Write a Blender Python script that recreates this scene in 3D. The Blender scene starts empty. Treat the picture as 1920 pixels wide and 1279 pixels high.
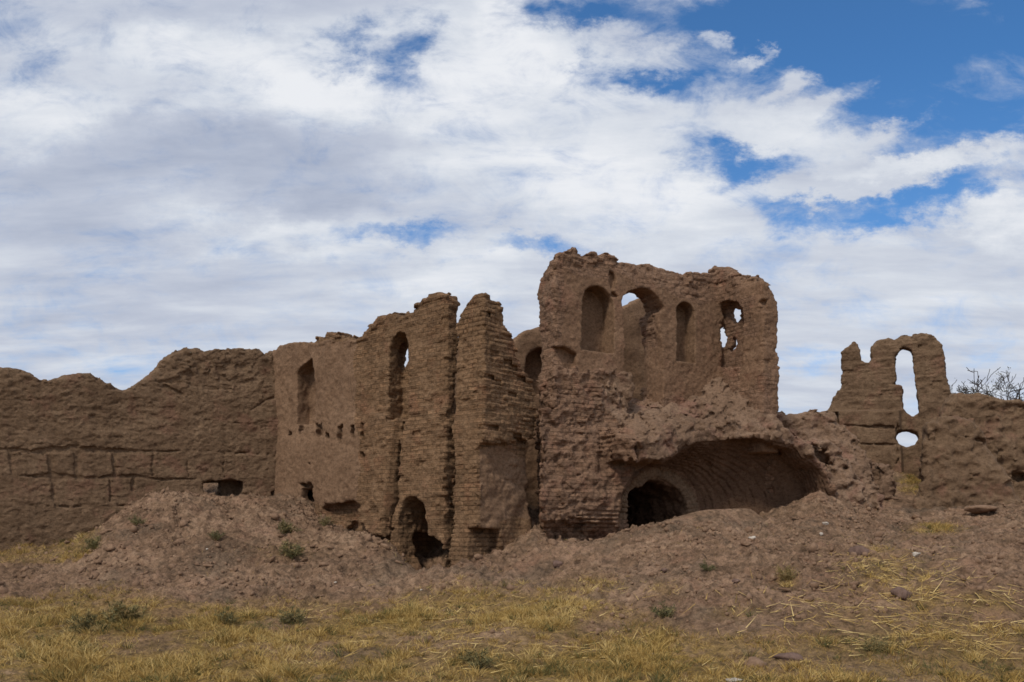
import bpy, math, random, time
import numpy as np
from mathutils import Vector
T0 = time.time()
random.seed(5)
RNG = np.random.default_rng(11)
SC = bpy.context.scene
COL = SC.collection
K, HX, HY, EYE = 1700.0, 960.0, 1000.0, 1.6      # focal length in pixels of the 1920 frame, principal column, horizon row, eye height
R = math.radians

# ------------------------------------------------------------------ noise
LAT = RNG.random((64, 64, 64)).astype(np.float32) * 2 - 1
def _rot(seed):
    r = np.random.default_rng(seed); q, _ = np.linalg.qr(r.normal(size=(3, 3))); return q.astype(np.float32)
def vnoise(P, scale, seed):
    Q = (P * np.float32(scale)) @ _rot(seed) + np.float32(seed * 7.31 + 100)
    i = np.floor(Q).astype(np.int32); f = Q - i; f = f * f * (3 - 2 * f); i &= 63; j = (i + 1) & 63
    x0, y0, z0 = i.T; x1, y1, z1 = j.T; fx, fy, fz = f.T
    a = LAT[x0, y0, z0]; a = a + fx * (LAT[x1, y0, z0] - a)
    b = LAT[x0, y1, z0]; b = b + fx * (LAT[x1, y1, z0] - b)
    a = a + fy * (b - a)
    c = LAT[x0, y0, z1]; c = c + fx * (LAT[x1, y0, z1] - c)
    d = LAT[x0, y1, z1]; d = d + fx * (LAT[x1, y1, z1] - d)
    c = c + fy * (d - c)
    return a + fz * (c - a)
def fbm(P, scale, octs, seed, gain=0.5):
    o = np.zeros(len(P), np.float32); a = 1.0
    for k in range(octs):
        o += a * vnoise(P, scale * 2.03 ** k, seed + k); a *= gain
    return o
def hash2(a, b):
    h = (a.astype(np.int64) * 73856093) ^ (b.astype(np.int64) * 19349663)
    h = (h ^ (h >> 13)) * 1274126177
    return ((h & 0xFFFF) / 65535.0).astype(np.float32)
def sstep(e0, e1, x):
    t = np.clip((x - e0) / (e1 - e0), 0, 1); return t * t * (3 - 2 * t)
def smax(a, b, k):
    h = np.clip(0.5 + 0.5 * (a - b) / k, 0, 1); return b + (a - b) * h + k * h * (1 - h)
def smin(a, b, k): return -smax(-a, -b, k)

# ------------------------------------------------------------------ picture row/column -> a real plane
class Frame:
    """a vertical plane: local x along it, local y away from the viewer, local z up"""
    def __init__(s, ox, oy, deg):
        s.o = (ox, oy); s.t = R(deg); s.d = (math.cos(s.t), math.sin(s.t)); s.n = (-math.sin(s.t), math.cos(s.t))
    def sz(s, pts, y=0.0):
        out = []
        for px, py in pts:
            r = (px - HX) / K
            a = (r * (s.o[1] + y * s.n[1]) - s.o[0] - y * s.n[0]) / (s.d[0] - r * s.d[1])
            Y = s.o[1] + a * s.d[1] + y * s.n[1]
            out.append((a, EYE + (HY - py) * Y / K))
        return np.array(out, np.float64)
    def at(s, a, y=0.0): return (s.o[0] + a * s.d[0] + y * s.n[0], s.o[1] + a * s.d[1] + y * s.n[1])
def W(px, py, Y): return ((px - HX) / K * Y, Y, EYE + (HY - py) * Y / K)

def poly2(poly, A, B):
    """signed distance to a polygon, A,B broadcast arrays"""
    A, B = np.broadcast_arrays(A, B); sh = A.shape
    x = A.ravel().astype(np.float32); y = B.ravel().astype(np.float32)
    d = np.full(x.shape, 1e9, np.float32); ins = np.zeros(x.shape, bool)
    n = len(poly)
    for i in range(n):
        x0, y0 = poly[i - 1]; x1, y1 = poly[i]
        ex, ey = x1 - x0, y1 - y0; L = ex * ex + ey * ey + 1e-12
        wx, wy = x - x0, y - y0
        t = np.clip((wx * ex + wy * ey) / L, 0, 1)
        d = np.minimum(d, (wx - t * ex) ** 2 + (wy - t * ey) ** 2)
        c = (y0 > y) != (y1 > y)
        if abs(ey) > 1e-9: ins ^= c & (x < x0 + wy * ex / ey)
    d = np.sqrt(d); return np.where(ins, -d, d).reshape(sh)
def line2(pl, A, B):
    A, B = np.broadcast_arrays(A, B); d = np.full(A.shape, 1e9, np.float32)
    for i in range(1, len(pl)):
        x0, y0 = pl[i - 1]; ex, ey = pl[i][0] - x0, pl[i][1] - y0; L = ex * ex + ey * ey + 1e-12
        t = np.clip(((A - x0) * ex + (B - y0) * ey) / L, 0, 1)
        d = np.minimum(d, np.hypot(A - x0 - t * ex, B - y0 - t * ey))
    return d.astype(np.float32)
def arch(s0, s1, z0, z1):
    """outline of a round-headed opening"""
    r = (s1 - s0) / 2; c = (s0 + s1) / 2; zs = z1 - r * 1.05
    return [(s0, z0), (s1, z0)] + [(c + r * math.cos(a), zs + 1.05 * r * math.sin(a)) for a in np.linspace(0, math.pi, 17)]

# ------------------------------------------------------------------ volume -> mesh (surface nets)
def surface_nets(D, org, h):
    nx, ny, nz = D.shape
    s = (D < 0)
    c = s.astype(np.int8)
    cnt = (c[:-1, :-1, :-1] + c[1:, :-1, :-1] + c[:-1, 1:, :-1] + c[1:, 1:, :-1] + c[:-1, :-1, 1:] + c[1:, :-1, 1:] + c[:-1, 1:, 1:] + c[1:, 1:, 1:])
    act = (cnt > 0) & (cnt < 8)
    I, J, L = np.nonzero(act)
    vid = np.full(act.shape, -1, np.int32); vid[I, J, L] = np.arange(len(I), dtype=np.int32)
    acc = np.zeros((len(I), 3), np.float32); num = np.zeros(len(I), np.float32)
    cor = [(0,0,0),(1,0,0),(0,1,0),(1,1,0),(0,0,1),(1,0,1),(0,1,1),(1,1,1)]
    V = [D[I + a, J + b, L + e] for a, b, e in cor]
    for a in range(8):
        for b in range(a + 1, 8):
            df = np.subtract(cor[b], cor[a])
            if np.abs(df).sum() != 1: continue
            m = (V[a] < 0) != (V[b] < 0)
            t = np.where(m, V[a] / np.where(m, V[a] - V[b], 1), 0)
            p = np.array(cor[a], np.float32) + t[:, None] * df.astype(np.float32)
            acc += p * m[:, None]; num += m
    P = (acc / num[:, None] + np.stack([I, J, L], 1)) * h + np.array(org, np.float32)
    Q = []
    def quads(ax):
        sl0 = [slice(None)] * 3; sl1 = [slice(None)] * 3; sl0[ax] = slice(0, -1); sl1[ax] = slice(1, None)
        ch = s[tuple(sl0)] != s[tuple(sl1)]
        i = list(np.nonzero(ch)); u, v = [a for a in range(3) if a != ax]
        sh = vid.shape
        ok = (i[u] > 0) & (i[u] < sh[u]) & (i[v] > 0) & (i[v] < sh[v])
        i = [k[ok] for k in i]
        def g(du, dv):
            k = [a.copy() for a in i]; k[u] -= du; k[v] -= dv; return vid[k[0], k[1], k[2]]
        q = np.stack([g(1, 1), g(0, 1), g(0, 0), g(1, 0)], 1)
        flip = s[i[0], i[1], i[2]]
        if ax == 1: flip = ~flip
        q[~flip] = q[~flip][:, ::-1]
        Q.append(q)
    for ax in range(3): quads(ax)
    F = np.concatenate(Q); F = F[(F >= 0).all(1)]
    return P.astype(np.float32), F

def mesh_from(name, P, F, mats, midx=None, smooth=True):
    me = bpy.data.meshes.new(name)
    n = F.shape[1]
    me.vertices.add(len(P)); me.vertices.foreach_set('co', np.ascontiguousarray(P, np.float32).ravel())
    me.loops.add(F.size); me.loops.foreach_set('vertex_index', np.ascontiguousarray(F, np.int32).ravel())
    me.polygons.add(len(F)); me.polygons.foreach_set('loop_start', np.arange(0, F.size, n, dtype=np.int32))
    if smooth: me.polygons.foreach_set('use_smooth', np.ones(len(F), bool))
    for m in mats: me.materials.append(m)
    if midx is not None: me.polygons.foreach_set('material_index', midx.astype(np.int32))
    me.update(calc_edges=True)
    return me
def link(name, me, parent=None, loc=(0, 0, 0), rz=0.0):
    o = bpy.data.objects.new(name, me); COL.objects.link(o); o.location = loc; o.rotation_euler = (0, 0, rz)
    if parent: o.parent = parent
    return o
def tag(o, label=None, cat=None, group=None, kind=None):
    if label: o['label'] = label
    if cat: o['category'] = cat
    if group: o['group'] = group
    if kind: o['kind'] = kind
    return o

def carve(bounds, h, base, detail, band=0.22):
    """fill a box with a solid given by base(S,Y,Z), roughen it by detail(points, base distance) and skin it"""
    s0, s1, y0, y1, z0, z1 = bounds
    S = np.arange(s0, s1 + h, h, dtype=np.float32); Yv = np.arange(y0, y1 + h, h, dtype=np.float32); Z = np.arange(z0, z1 + h, h, dtype=np.float32)
    D = np.broadcast_to(base(S[:, None, None], Yv[None, :, None], Z[None, None, :]), (len(S), len(Yv), len(Z))).astype(np.float32).copy()
    idx = np.nonzero(np.abs(D) < band)
    P = np.stack([S[idx[0]], Yv[idx[1]], Z[idx[2]]], 1)
    out = np.empty(len(P), np.float32)
    CH = 600000
    for k in range(0, len(P), CH):
        d = D[idx[0][k:k+CH], idx[1][k:k+CH], idx[2][k:k+CH]]
        out[k:k+CH] = d + detail(P[k:k+CH], d)
    D[idx] = out
    for ax in range(3):          # close the box
        sl = [slice(None)] * 3
        for e in (0, -1):
            sl[ax] = e; v = D[tuple(sl)]; D[tuple(sl)] = np.maximum(v, 0.3 * h)
    return surface_nets(D, (s0, y0, z0), h)

def split(P, F, cls, names, mats, parent, zb, midx=None):
    """one mesh object per class of faces"""
    C = P[F].mean(1); k = cls(C); mi = midx(C) if midx else np.zeros(len(F), np.int32)
    objs = []
    for c, nm in enumerate(names):
        f = F[k == c]
        if len(f) < 8: continue
        u, inv = np.unique(f, return_inverse=True)
        me = mesh_from(nm, P[u] - np.array([0, 0, zb], np.float32), inv.reshape(f.shape), mats, mi[k == c])
        objs.append(link(nm, me, parent))
    return objs
def root(name, fr, zb):
    o = bpy.data.objects.new(name, None); COL.objects.link(o); o.location = (fr.o[0], fr.o[1], zb); o.rotation_euler = (0, 0, fr.t); return o

def bricks(P, u, v, course=0.085, length=0.24, depth=0.016, seed=1, rnd=0.014):
    """height of a worn mud brick face: joints cut in, single bricks proud or lost"""
    v = v + 0.02 * vnoise(P, 1.1, seed + 90) + 0.006 * vnoise(P, 6.0, seed + 91)
    k = np.floor(v / course); fv = v / course - k
    uu = u / length + 0.5 * (k % 2) + hash2(k, k * 0 + seed) * 0.35
    j = np.floor(uu); fu = uu - j
    jh = 1 - sstep(0.08, 0.30, np.minimum(fv, 1 - fv))
    jv = 1 - sstep(0.02, 0.10, np.minimum(fu, 1 - fu))
    r = hash2(k + seed * 17, j)
    g = np.clip(.55 + .9 * vnoise(P, 3.7, seed + 92), 0, 1.2)
    lost = (r > 0.965) * 0.03
    return depth * np.maximum(jh * g, 0.9 * jv * g) + rnd * (r - 0.5) * 2 + lost + .008 * vnoise(P, 19, seed + 93)

def blocks(P, size, seed):
    """angular broken lumps: every cell of a tilted, warped lattice stands at its own height"""
    Q = (P / np.float32(size)) @ _rot(seed) + .35 * np.stack([vnoise(P, 1.5 / size, seed + 1), vnoise(P, 1.5 / size, seed + 2), vnoise(P, 1.5 / size, seed + 3)], 1)
    c = np.floor(Q); return hash2(c[:, 0] * 57 + c[:, 1], c[:, 2] + seed * 31) * 2 - 1

# ------------------------------------------------------------------ node helpers and materials
class NT:
    def __init__(s, tree): s.t = tree; s.n = tree.nodes; s.l = tree.links
    def new(s, typ, **kw):
        n = s.n.new(typ)
        for k, v in kw.items(): setattr(n, k, v)
        return n
    def put(s, sock, v):
        if isinstance(v, bpy.types.NodeSocket): s.l.new(v, sock)
        else: sock.default_value = v
    def math(s, op, a, b=0.0, c=None, clamp=False):
        n = s.new('ShaderNodeMath', operation=op, use_clamp=clamp); s.put(n.inputs[0], a); s.put(n.inputs[1], b)
        if c is not None: s.put(n.inputs[2], c)
        return n.outputs[0]
    def vmath(s, op, a, b=(0, 0, 0)):
        n = s.new('ShaderNodeVectorMath', operation=op); s.put(n.inputs[0], a); s.put(n.inputs[1], b)
        return n.outputs['Value'] if op in ('LENGTH', 'DOT_PRODUCT') else n.outputs[0]
    def noise(s, vec, scale, detail=6, rough=0.55, dist=0.0, col=False):
        n = s.new('ShaderNodeTexNoise'); s.put(n.inputs['Vector'], vec)
        n.inputs['Scale'].default_value = scale; n.inputs['Detail'].default_value = detail; n.inputs['Roughness'].default_value = rough; n.inputs['Distortion'].default_value = dist
        return n.outputs['Color'] if col else n.outputs['Fac']
    def ramp(s, fac, stops):
        n = s.new('ShaderNodeValToRGB'); s.put(n.inputs[0], fac); e = n.color_ramp.elements
        while len(e) < len(stops): e.new(0.5)
        for k, (p, c) in enumerate(stops): e[k].position = p; e[k].color = (*c, 1)
        return n.outputs[0]
    def mix(s, fac, a, b, blend='MIX'):
        n = s.new('ShaderNodeMix', data_type='RGBA', blend_type=blend); s.put(n.inputs[0], fac)
        for k, v in ((6, a), (7, b)): s.put(n.inputs[k], (*v, 1) if isinstance(v, tuple) and len(v) == 3 else v)
        return n.outputs[2]
    def smooth(s, v, a, b, lo=0.0, hi=1.0):
        n = s.new('ShaderNodeMapRange', interpolation_type='SMOOTHSTEP'); s.put(n.inputs[0], v)
        n.inputs[1].default_value = a; n.inputs[2].default_value = b; n.inputs[3].default_value = lo; n.inputs[4].default_value = hi
        return n.outputs[0]
    def mapping(s, vec, loc=(0, 0, 0), rot=(0, 0, 0), sc=(1, 1, 1), typ='POINT'):
        n = s.new('ShaderNodeMapping', vector_type=typ); s.put(n.inputs[0], vec)
        n.inputs[1].default_value = loc; n.inputs[2].default_value = rot; n.inputs[3].default_value = sc
        return n.outputs[0]
def new_mat(name):
    m = bpy.data.materials.new(name); m.use_nodes = True; m.node_tree.nodes.clear(); return m, NT(m.node_tree)
def finish(t, col, rough=0.95, height=None, dist=0.02, strength=0.6, spec=0.15):
    b = t.new('ShaderNodeBsdfPrincipled'); o = t.new('ShaderNodeOutputMaterial'); t.l.new(b.outputs[0], o.inputs[0])
    t.put(b.inputs['Base Color'], (*col, 1) if isinstance(col, tuple) else col); b.inputs['Roughness'].default_value = rough
    b.inputs['Specular IOR Level'].default_value = spec
    if height is not None:
        n = t.new('ShaderNodeBump'); n.inputs['Strength'].default_value = strength; n.inputs['Distance'].default_value = dist
        t.put(n.inputs['Height'], height); t.l.new(n.outputs[0], b.inputs['Normal'])
def mud(name, dark, mid, light, streak=0.0, bump=0.6, red=None, brick=0.0):
    m, t = new_mat(name)
    v = t.new('ShaderNodeTexCoord').outputs['Object']
    big = t.noise(v, 0.9, 5, 0.6, 0.3); med = t.noise(v, 4.5, 7, 0.62); fine = t.noise(v, 38, 4, 0.65)
    c = t.ramp(t.math('ADD', t.math('MULTIPLY', big, 0.55), t.math('MULTIPLY', med, 0.45)), [(0.30, dark), (0.5, mid), (0.70, light)])
    if red: c = t.mix(t.smooth(t.noise(v, 1.7, 4, 0.6), 0.52, 0.68, 0, 0.8), c, red)
    if streak:
        st = t.noise(t.mapping(v, sc=(5, 5, 0.5)), 1.0, 5, 0.6)
        c = t.mix(t.smooth(st, 0.5, 0.75, 0, streak), c, tuple(x * 0.62 for x in dark))
    pits = t.smooth(t.noise(t.mapping(v, sc=(1, 1, 1.6)), 15, 6, .7), .30, .58, .60, 1.06)
    g = t.math('MULTIPLY', t.math('MULTIPLY_ADD', fine, 1.15, 0.45), pits)
    cc = t.new('ShaderNodeCombineColor'); [t.l.new(g, cc.inputs[i]) for i in range(3)]
    c = t.mix(1.0, c, cc.outputs[0], 'MULTIPLY')
    h = t.math('ADD', t.math('MULTIPLY', t.noise(v, 14, 8, 0.68), 1.0), t.math('MULTIPLY', t.noise(t.mapping(v, sc=(60, 60, 90)), 1.0, 5, 0.7), 0.35))
    if brick:
        wv = t.vmath('ADD', v, t.vmath('MULTIPLY', t.vmath('SUBTRACT', t.noise(v, 5, 4, .6, col=True), (.5, .5, .5)), (.07, .07, .045)))
        sx = t.new('ShaderNodeSeparateXYZ'); t.l.new(wv, sx.inputs[0])
        cx = t.new('ShaderNodeCombineXYZ'); t.l.new(t.math('ADD', sx.outputs[0], sx.outputs[1]), cx.inputs[0]); t.l.new(sx.outputs[2], cx.inputs[1])
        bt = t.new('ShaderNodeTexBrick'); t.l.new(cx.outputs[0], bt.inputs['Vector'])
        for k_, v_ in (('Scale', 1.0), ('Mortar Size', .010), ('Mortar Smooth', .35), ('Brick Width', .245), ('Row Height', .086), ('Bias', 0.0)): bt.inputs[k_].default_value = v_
        bt.inputs['Color1'].default_value = (.72, .72, .72, 1); bt.inputs['Color2'].default_value = (1.12, 1.08, 1.04, 1); bt.inputs['Mortar'].default_value = (.62, .6, .58, 1)  # darker mud mortar, with the occlusion of worn joints put into its colour
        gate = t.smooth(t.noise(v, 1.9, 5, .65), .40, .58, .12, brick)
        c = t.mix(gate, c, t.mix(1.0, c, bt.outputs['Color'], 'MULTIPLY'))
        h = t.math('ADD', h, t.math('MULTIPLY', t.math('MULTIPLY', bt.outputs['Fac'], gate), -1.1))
    finish(t, c, 0.97, h, 0.05, bump)
    return m

M_EARTH = mud('rammed_earth', (0.122, 0.073, 0.043), (0.186, 0.118, 0.071), (0.260, 0.171, 0.105), 0.35, 0.9, (0.203, 0.111, 0.071))
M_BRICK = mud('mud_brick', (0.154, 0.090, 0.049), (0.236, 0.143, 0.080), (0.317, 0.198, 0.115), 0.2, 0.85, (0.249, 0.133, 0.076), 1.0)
M_PLAST = mud('straw_plaster', (0.160, 0.094, 0.056), (0.217, 0.133, 0.081), (0.265, 0.168, 0.105), 0.25, 0.5)
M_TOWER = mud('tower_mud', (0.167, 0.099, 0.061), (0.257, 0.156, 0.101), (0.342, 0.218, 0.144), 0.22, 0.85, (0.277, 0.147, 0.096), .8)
M_SMOOTH = mud('worn_plaster', (0.168, 0.098, 0.059), (0.220, 0.132, 0.081), (0.262, 0.162, 0.101), 0.25, 0.55, (0.231, 0.129, 0.081))
M_RUBBLE = mud('slumped_mud', (0.156, 0.096, 0.061), (0.243, 0.155, 0.101), (0.337, 0.225, 0.153), 0.1, 0.95, (0.265, 0.147, 0.104))
M_DARK = mud('shaded_mud_brick', (0.105, 0.061, 0.039), (0.156, 0.091, 0.056), (0.212, 0.127, 0.080), 0.2, 0.8)  # shade inside the vault and archway put into a darker brick colour
M_RING = mud('arch_brick', (0.174, 0.110, 0.067), (0.234, 0.152, 0.095), (0.288, 0.194, 0.126), 0.1, 0.8)

# ------------------------------------------------------------------ terrain
CP = [  # picture column, row, distance
 (-500,1279,9.75),(0,1279,9.75),(480,1279,9.75),(960,1279,9.75),(1440,1279,9.75),(1920,1279,9.75),(2400,1279,9.75),
 (0,1190,12),(400,1190,12),(800,1192,12),(-400,1190,12),(1050,1188,12),(1200,1187,11.8),(1350,1192,11.2),(1600,1187,11.1),(1920,1177,11.0),(2300,1170,11),
 (1250,1122,12.9),(1450,1112,12.5),(1650,1106,12.3),(1900,1096,12.2),(2250,1090,12.2),
 (-300,1115,15),(0,1112,15),(200,1112,15),(400,1115,15),(600,1118,15),(800,1118,15),(950,1108,15),(1100,1085,15),(1250,1066,14.6),(1450,1050,14.2),(1650,1045,14),(1900,1032,14),(2200,1030,14),
 (-250,1050,17.2),(-150,1060,17),(0,1062,17.2),(90,1052,17.3),(0,1037,18.4),(100,1022,18.9),(200,987,19.2),(-200,1060,17.8),
 (150,1015,18.0),(230,962,18.5),(290,926,18.8),(340,932,19.1),(420,940,19.6),(425,937,20.6),(340,929,20.1),(480,936,20.1),(540,936,20.2),(570,968,19.6),
 (300,1000,17.3),(300,1060,16.2),(150,1065,16.6),(450,1000,17.7),(450,1060,16.4),(600,988,18.9),(650,1000,18.4),(600,1060,16.6),(720,1015,17.7),(700,1060,16.6),(550,1010,17.9),
 (795,1072,16.9),(765,1062,17.2),(830,1068,16.7),(900,1052,16.9),(960,1062,16.4),(870,1052,17.0),(740,1085,16),(870,1085,15.8),(805,1088,17.6),(800,1085,18.4),
 (975,1010,17.6),(982,965,18.6),(985,945,19.8),(1050,1019,17.85),(1100,1020,18.15),(1145,1012,18.4),(1040,1014,18.4),(1190,1002,18.8),(1100,1022,19.2),
 (1030,1020,17.0),(1100,1022,16.9),(1170,999,17.0),(1250,985,17.1),(1330,970,17.4),(1400,974,17.7),(1060,1055,16),
 (1250,1000,18.6),(1330,990,18.9),(1410,985,18.6),(1420,1000,17.0),(1500,985,17.0),(1500,950,18.5),(1545,928,19.1),(1480,955,19.2),(1430,985,18.3),(1600,972,18.6),(1700,972,19.5),(1690,930,22.5),(1705,893,26.2),(1640,965,20),(1700,880,28),
 (1780,985,18.3),(1850,985,18.3),(1920,972,18.5),(2150,970,19),(1850,950,21),(2000,945,21),(1600,1010,16.5),(1750,1010,16.5),(1900,1000,16.5),
]
PTS = np.array([W(*c) for c in CP] + [
 (-13,14,.4),(-14,20,1.2),(13,14,.7),(14,20,2.0),(-13,9,0),(13,9,0),(-12,27,1.4),(-6,26,1.5),(0,24,1.5),(6,27,2.0),(13,27,2.2),(0,30,1.4),(-7.6,21.4,2.35),(-8.6,20.9,2.3),(-8.0,24.2,3.25),(-7.0,24.6,3.25),(-5.2,24,2.4),(-2.5,21.5,1.5),(2,21.5,1.5),(5,22.5,1.8),
 (-5,7,0),(0,7,0),(5,7,0),(0,4,0),(-8,4,0),(8,4,0)], np.float64)
def tps_fit(P):
    n = len(P); r = np.hypot(P[:, None, 0] - P[None, :, 0], P[:, None, 1] - P[None, :, 1])
    Km = np.where(r > 0, r * r * np.log(r + 1e-9), 0) + np.eye(n) * 0.02
    Q = np.c_[np.ones(n), P[:, :2]]
    A = np.block([[Km, Q], [Q.T, np.zeros((3, 3))]])
    return np.linalg.solve(A, np.r_[P[:, 2], 0, 0, 0])
TW = tps_fit(PTS)
def terrain_smooth(X, Y):
    X = np.asarray(X, np.float64); Y = np.asarray(Y, np.float64)
    xc = np.clip(X, -13, 13); yc = np.clip(Y, 4, 29)
    z = TW[-3] + TW[-2] * xc + TW[-1] * yc
    for w, (a, b, _) in zip(TW, PTS):
        r2 = (xc - a) ** 2 + (yc - b) ** 2; z = z + w * 0.5 * r2 * np.log(r2 + 1e-9)
    away = np.hypot(X - xc, Y - yc); f = np.exp(-away / 12.0)
    return 0.9 + (z - 0.9) * f
RA, RB = W(1160, 1003, 17.0), W(1405, 955, 17.9)
def ridge(X, Y):
    ux, uy = RB[0] - RA[0], RB[1] - RA[1]; L = math.hypot(ux, uy); ux /= L; uy /= L
    t = ((X - RA[0]) * ux + (Y - RA[1]) * uy) / L; p = -(X - RA[0]) * uy + (Y - RA[1]) * ux
    return .23 * np.clip(t, 0, 1) ** 1.1 * np.exp(-(np.maximum(p, 0) / .16) ** 2 - (np.maximum(-p, 0) / .42) ** 2) * sstep(1.07, .99, t)
def to_px(X, Y, Z):
    Y = np.maximum(Y, 0.5); return HX + K * X / Y, HY - K * (Z - EYE) / Y
EDGE = ([-600, 0, 300, 500, 690, 760, 900, 1050, 1130, 1200, 1320, 1500, 1700, 1920, 2500], [1105, 1108, 1112, 1126, 1136, 1116, 1102, 1096, 1116, 1158, 1188, 1192, 1182, 1172, 1165])
def grassiness(px, py, X, Y):
    P = np.stack([X, Y, X * 0], 1).astype(np.float32)
    n = fbm(P, 0.9, 3, 31)
    e = np.interp(px, *EDGE) + 30 * n
    g = sstep(-22, 34, py - e) * (Y < 15.6)
    g = np.where((py > 990) & (py < 1056) & (px < 205) & (Y > 17.0), np.maximum(g, .9 * sstep(205, 150, px)), g)
    def blob(cx, cy, rx, ry, a, y0=0, y1=99):
        d = ((px - cx) / rx) ** 2 + ((py - cy) / ry) ** 2
        return a * np.exp(-d * 1.5) * ((Y > y0) & (Y < y1))
    for b in ((1660, 1085, 80, 50, .8), (1730, 1120, 60, 40, .8), (1830, 1130, 120, 25, .6), (1475, 1085, 22, 18, .8), (1245, 1105, 30, 14, .5), (1380, 1150, 60, 18, .35),
              (1750, 993, 50, 10, .9), (1705, 905, 30, 20, 1.0, 20), (1110, 1095, 70, 22, .4), (1620, 1150, 90, 30, .5), (1720, 1175, 190, 32, .6), (540, 1035, 60, 22, .3), (1650, 1030, 40, 8, .5)):
        g = np.maximum(g, blob(*b))
    return np.clip(g * (0.75 + 0.5 * n), 0, 1)
def terrain(X, Y, fine=True):
    z = terrain_smooth(X, Y)
    sh = np.shape(z); X = np.broadcast_to(X, sh).ravel(); Y = np.broadcast_to(Y, sh).ravel(); zz = z.ravel()
    P = np.stack([X, Y, zz * 0], 1).astype(np.float32)
    px, py = to_px(X, Y, zz)
    rough = np.clip(sstep(12.0, 15.0, Y) + sstep(1080, 1250, px) * sstep(10.5, 13, Y), 0, 1)
    d = 0.05 * fbm(P, 0.7, 3, 41) + (0.025 + 0.055 * rough) * fbm(P, 2.3, 3, 47)
    if fine:
        c = fbm(P, 7.5, 3, 53, 0.6)
        d = d + (0.014 + 0.036 * rough) * c + 0.09 * rough * np.maximum(vnoise(P, 6.0, 63) - 0.30, 0) - .07 * rough * np.maximum(vnoise(P, 4.0, 67) - .45, 0) + .012 * fbm(P, 26, 2, 71) + .05 * rough * np.maximum(vnoise(P, 13.0, 73) - .35, 0)
    zz = zz + .11 * sstep(1130, 1330, px) * sstep(11.0, 12.3, Y) * sstep(17.5, 15, Y) * fbm(P, .55, 2, 97) + .07 * sstep(1130, 1330, px) * sstep(11.2, 12.5, Y) * sstep(17, 15, Y);
    zz = zz + ridge(X, Y); smoo = 1 - .9 * np.clip(ridge(X, Y) / .05, 0, 1); d = d * smoo; rough = rough * smoo
    rough = rough * (.30 + .85 * sstep(-.35, .45, fbm(P, .85, 3, 79)))
    d = d + .030 * rough * blocks(P, .16, 83) * sstep(.0, .35, vnoise(P, 1.3, 87)) + .022 * rough * blocks(P, .085, 89)
    return (zz + d * np.exp(-np.maximum(np.hypot(X, Y - 14) - 30, 0) / 20)).reshape(sh)
def hit(px, py, y0=9.0, y1=30.0):
    """first ground point seen along a picture ray"""
    Ys = np.linspace(y0, y1, 500); X = (px - HX) / K * Ys; Z = EYE + (HY - py) * Ys / K
    z = terrain(X, Ys); i = np.nonzero(z >= Z)[0]
    i = i[0] if len(i) else len(Ys) - 1
    return X[i], Ys[i], z[i]

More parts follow.
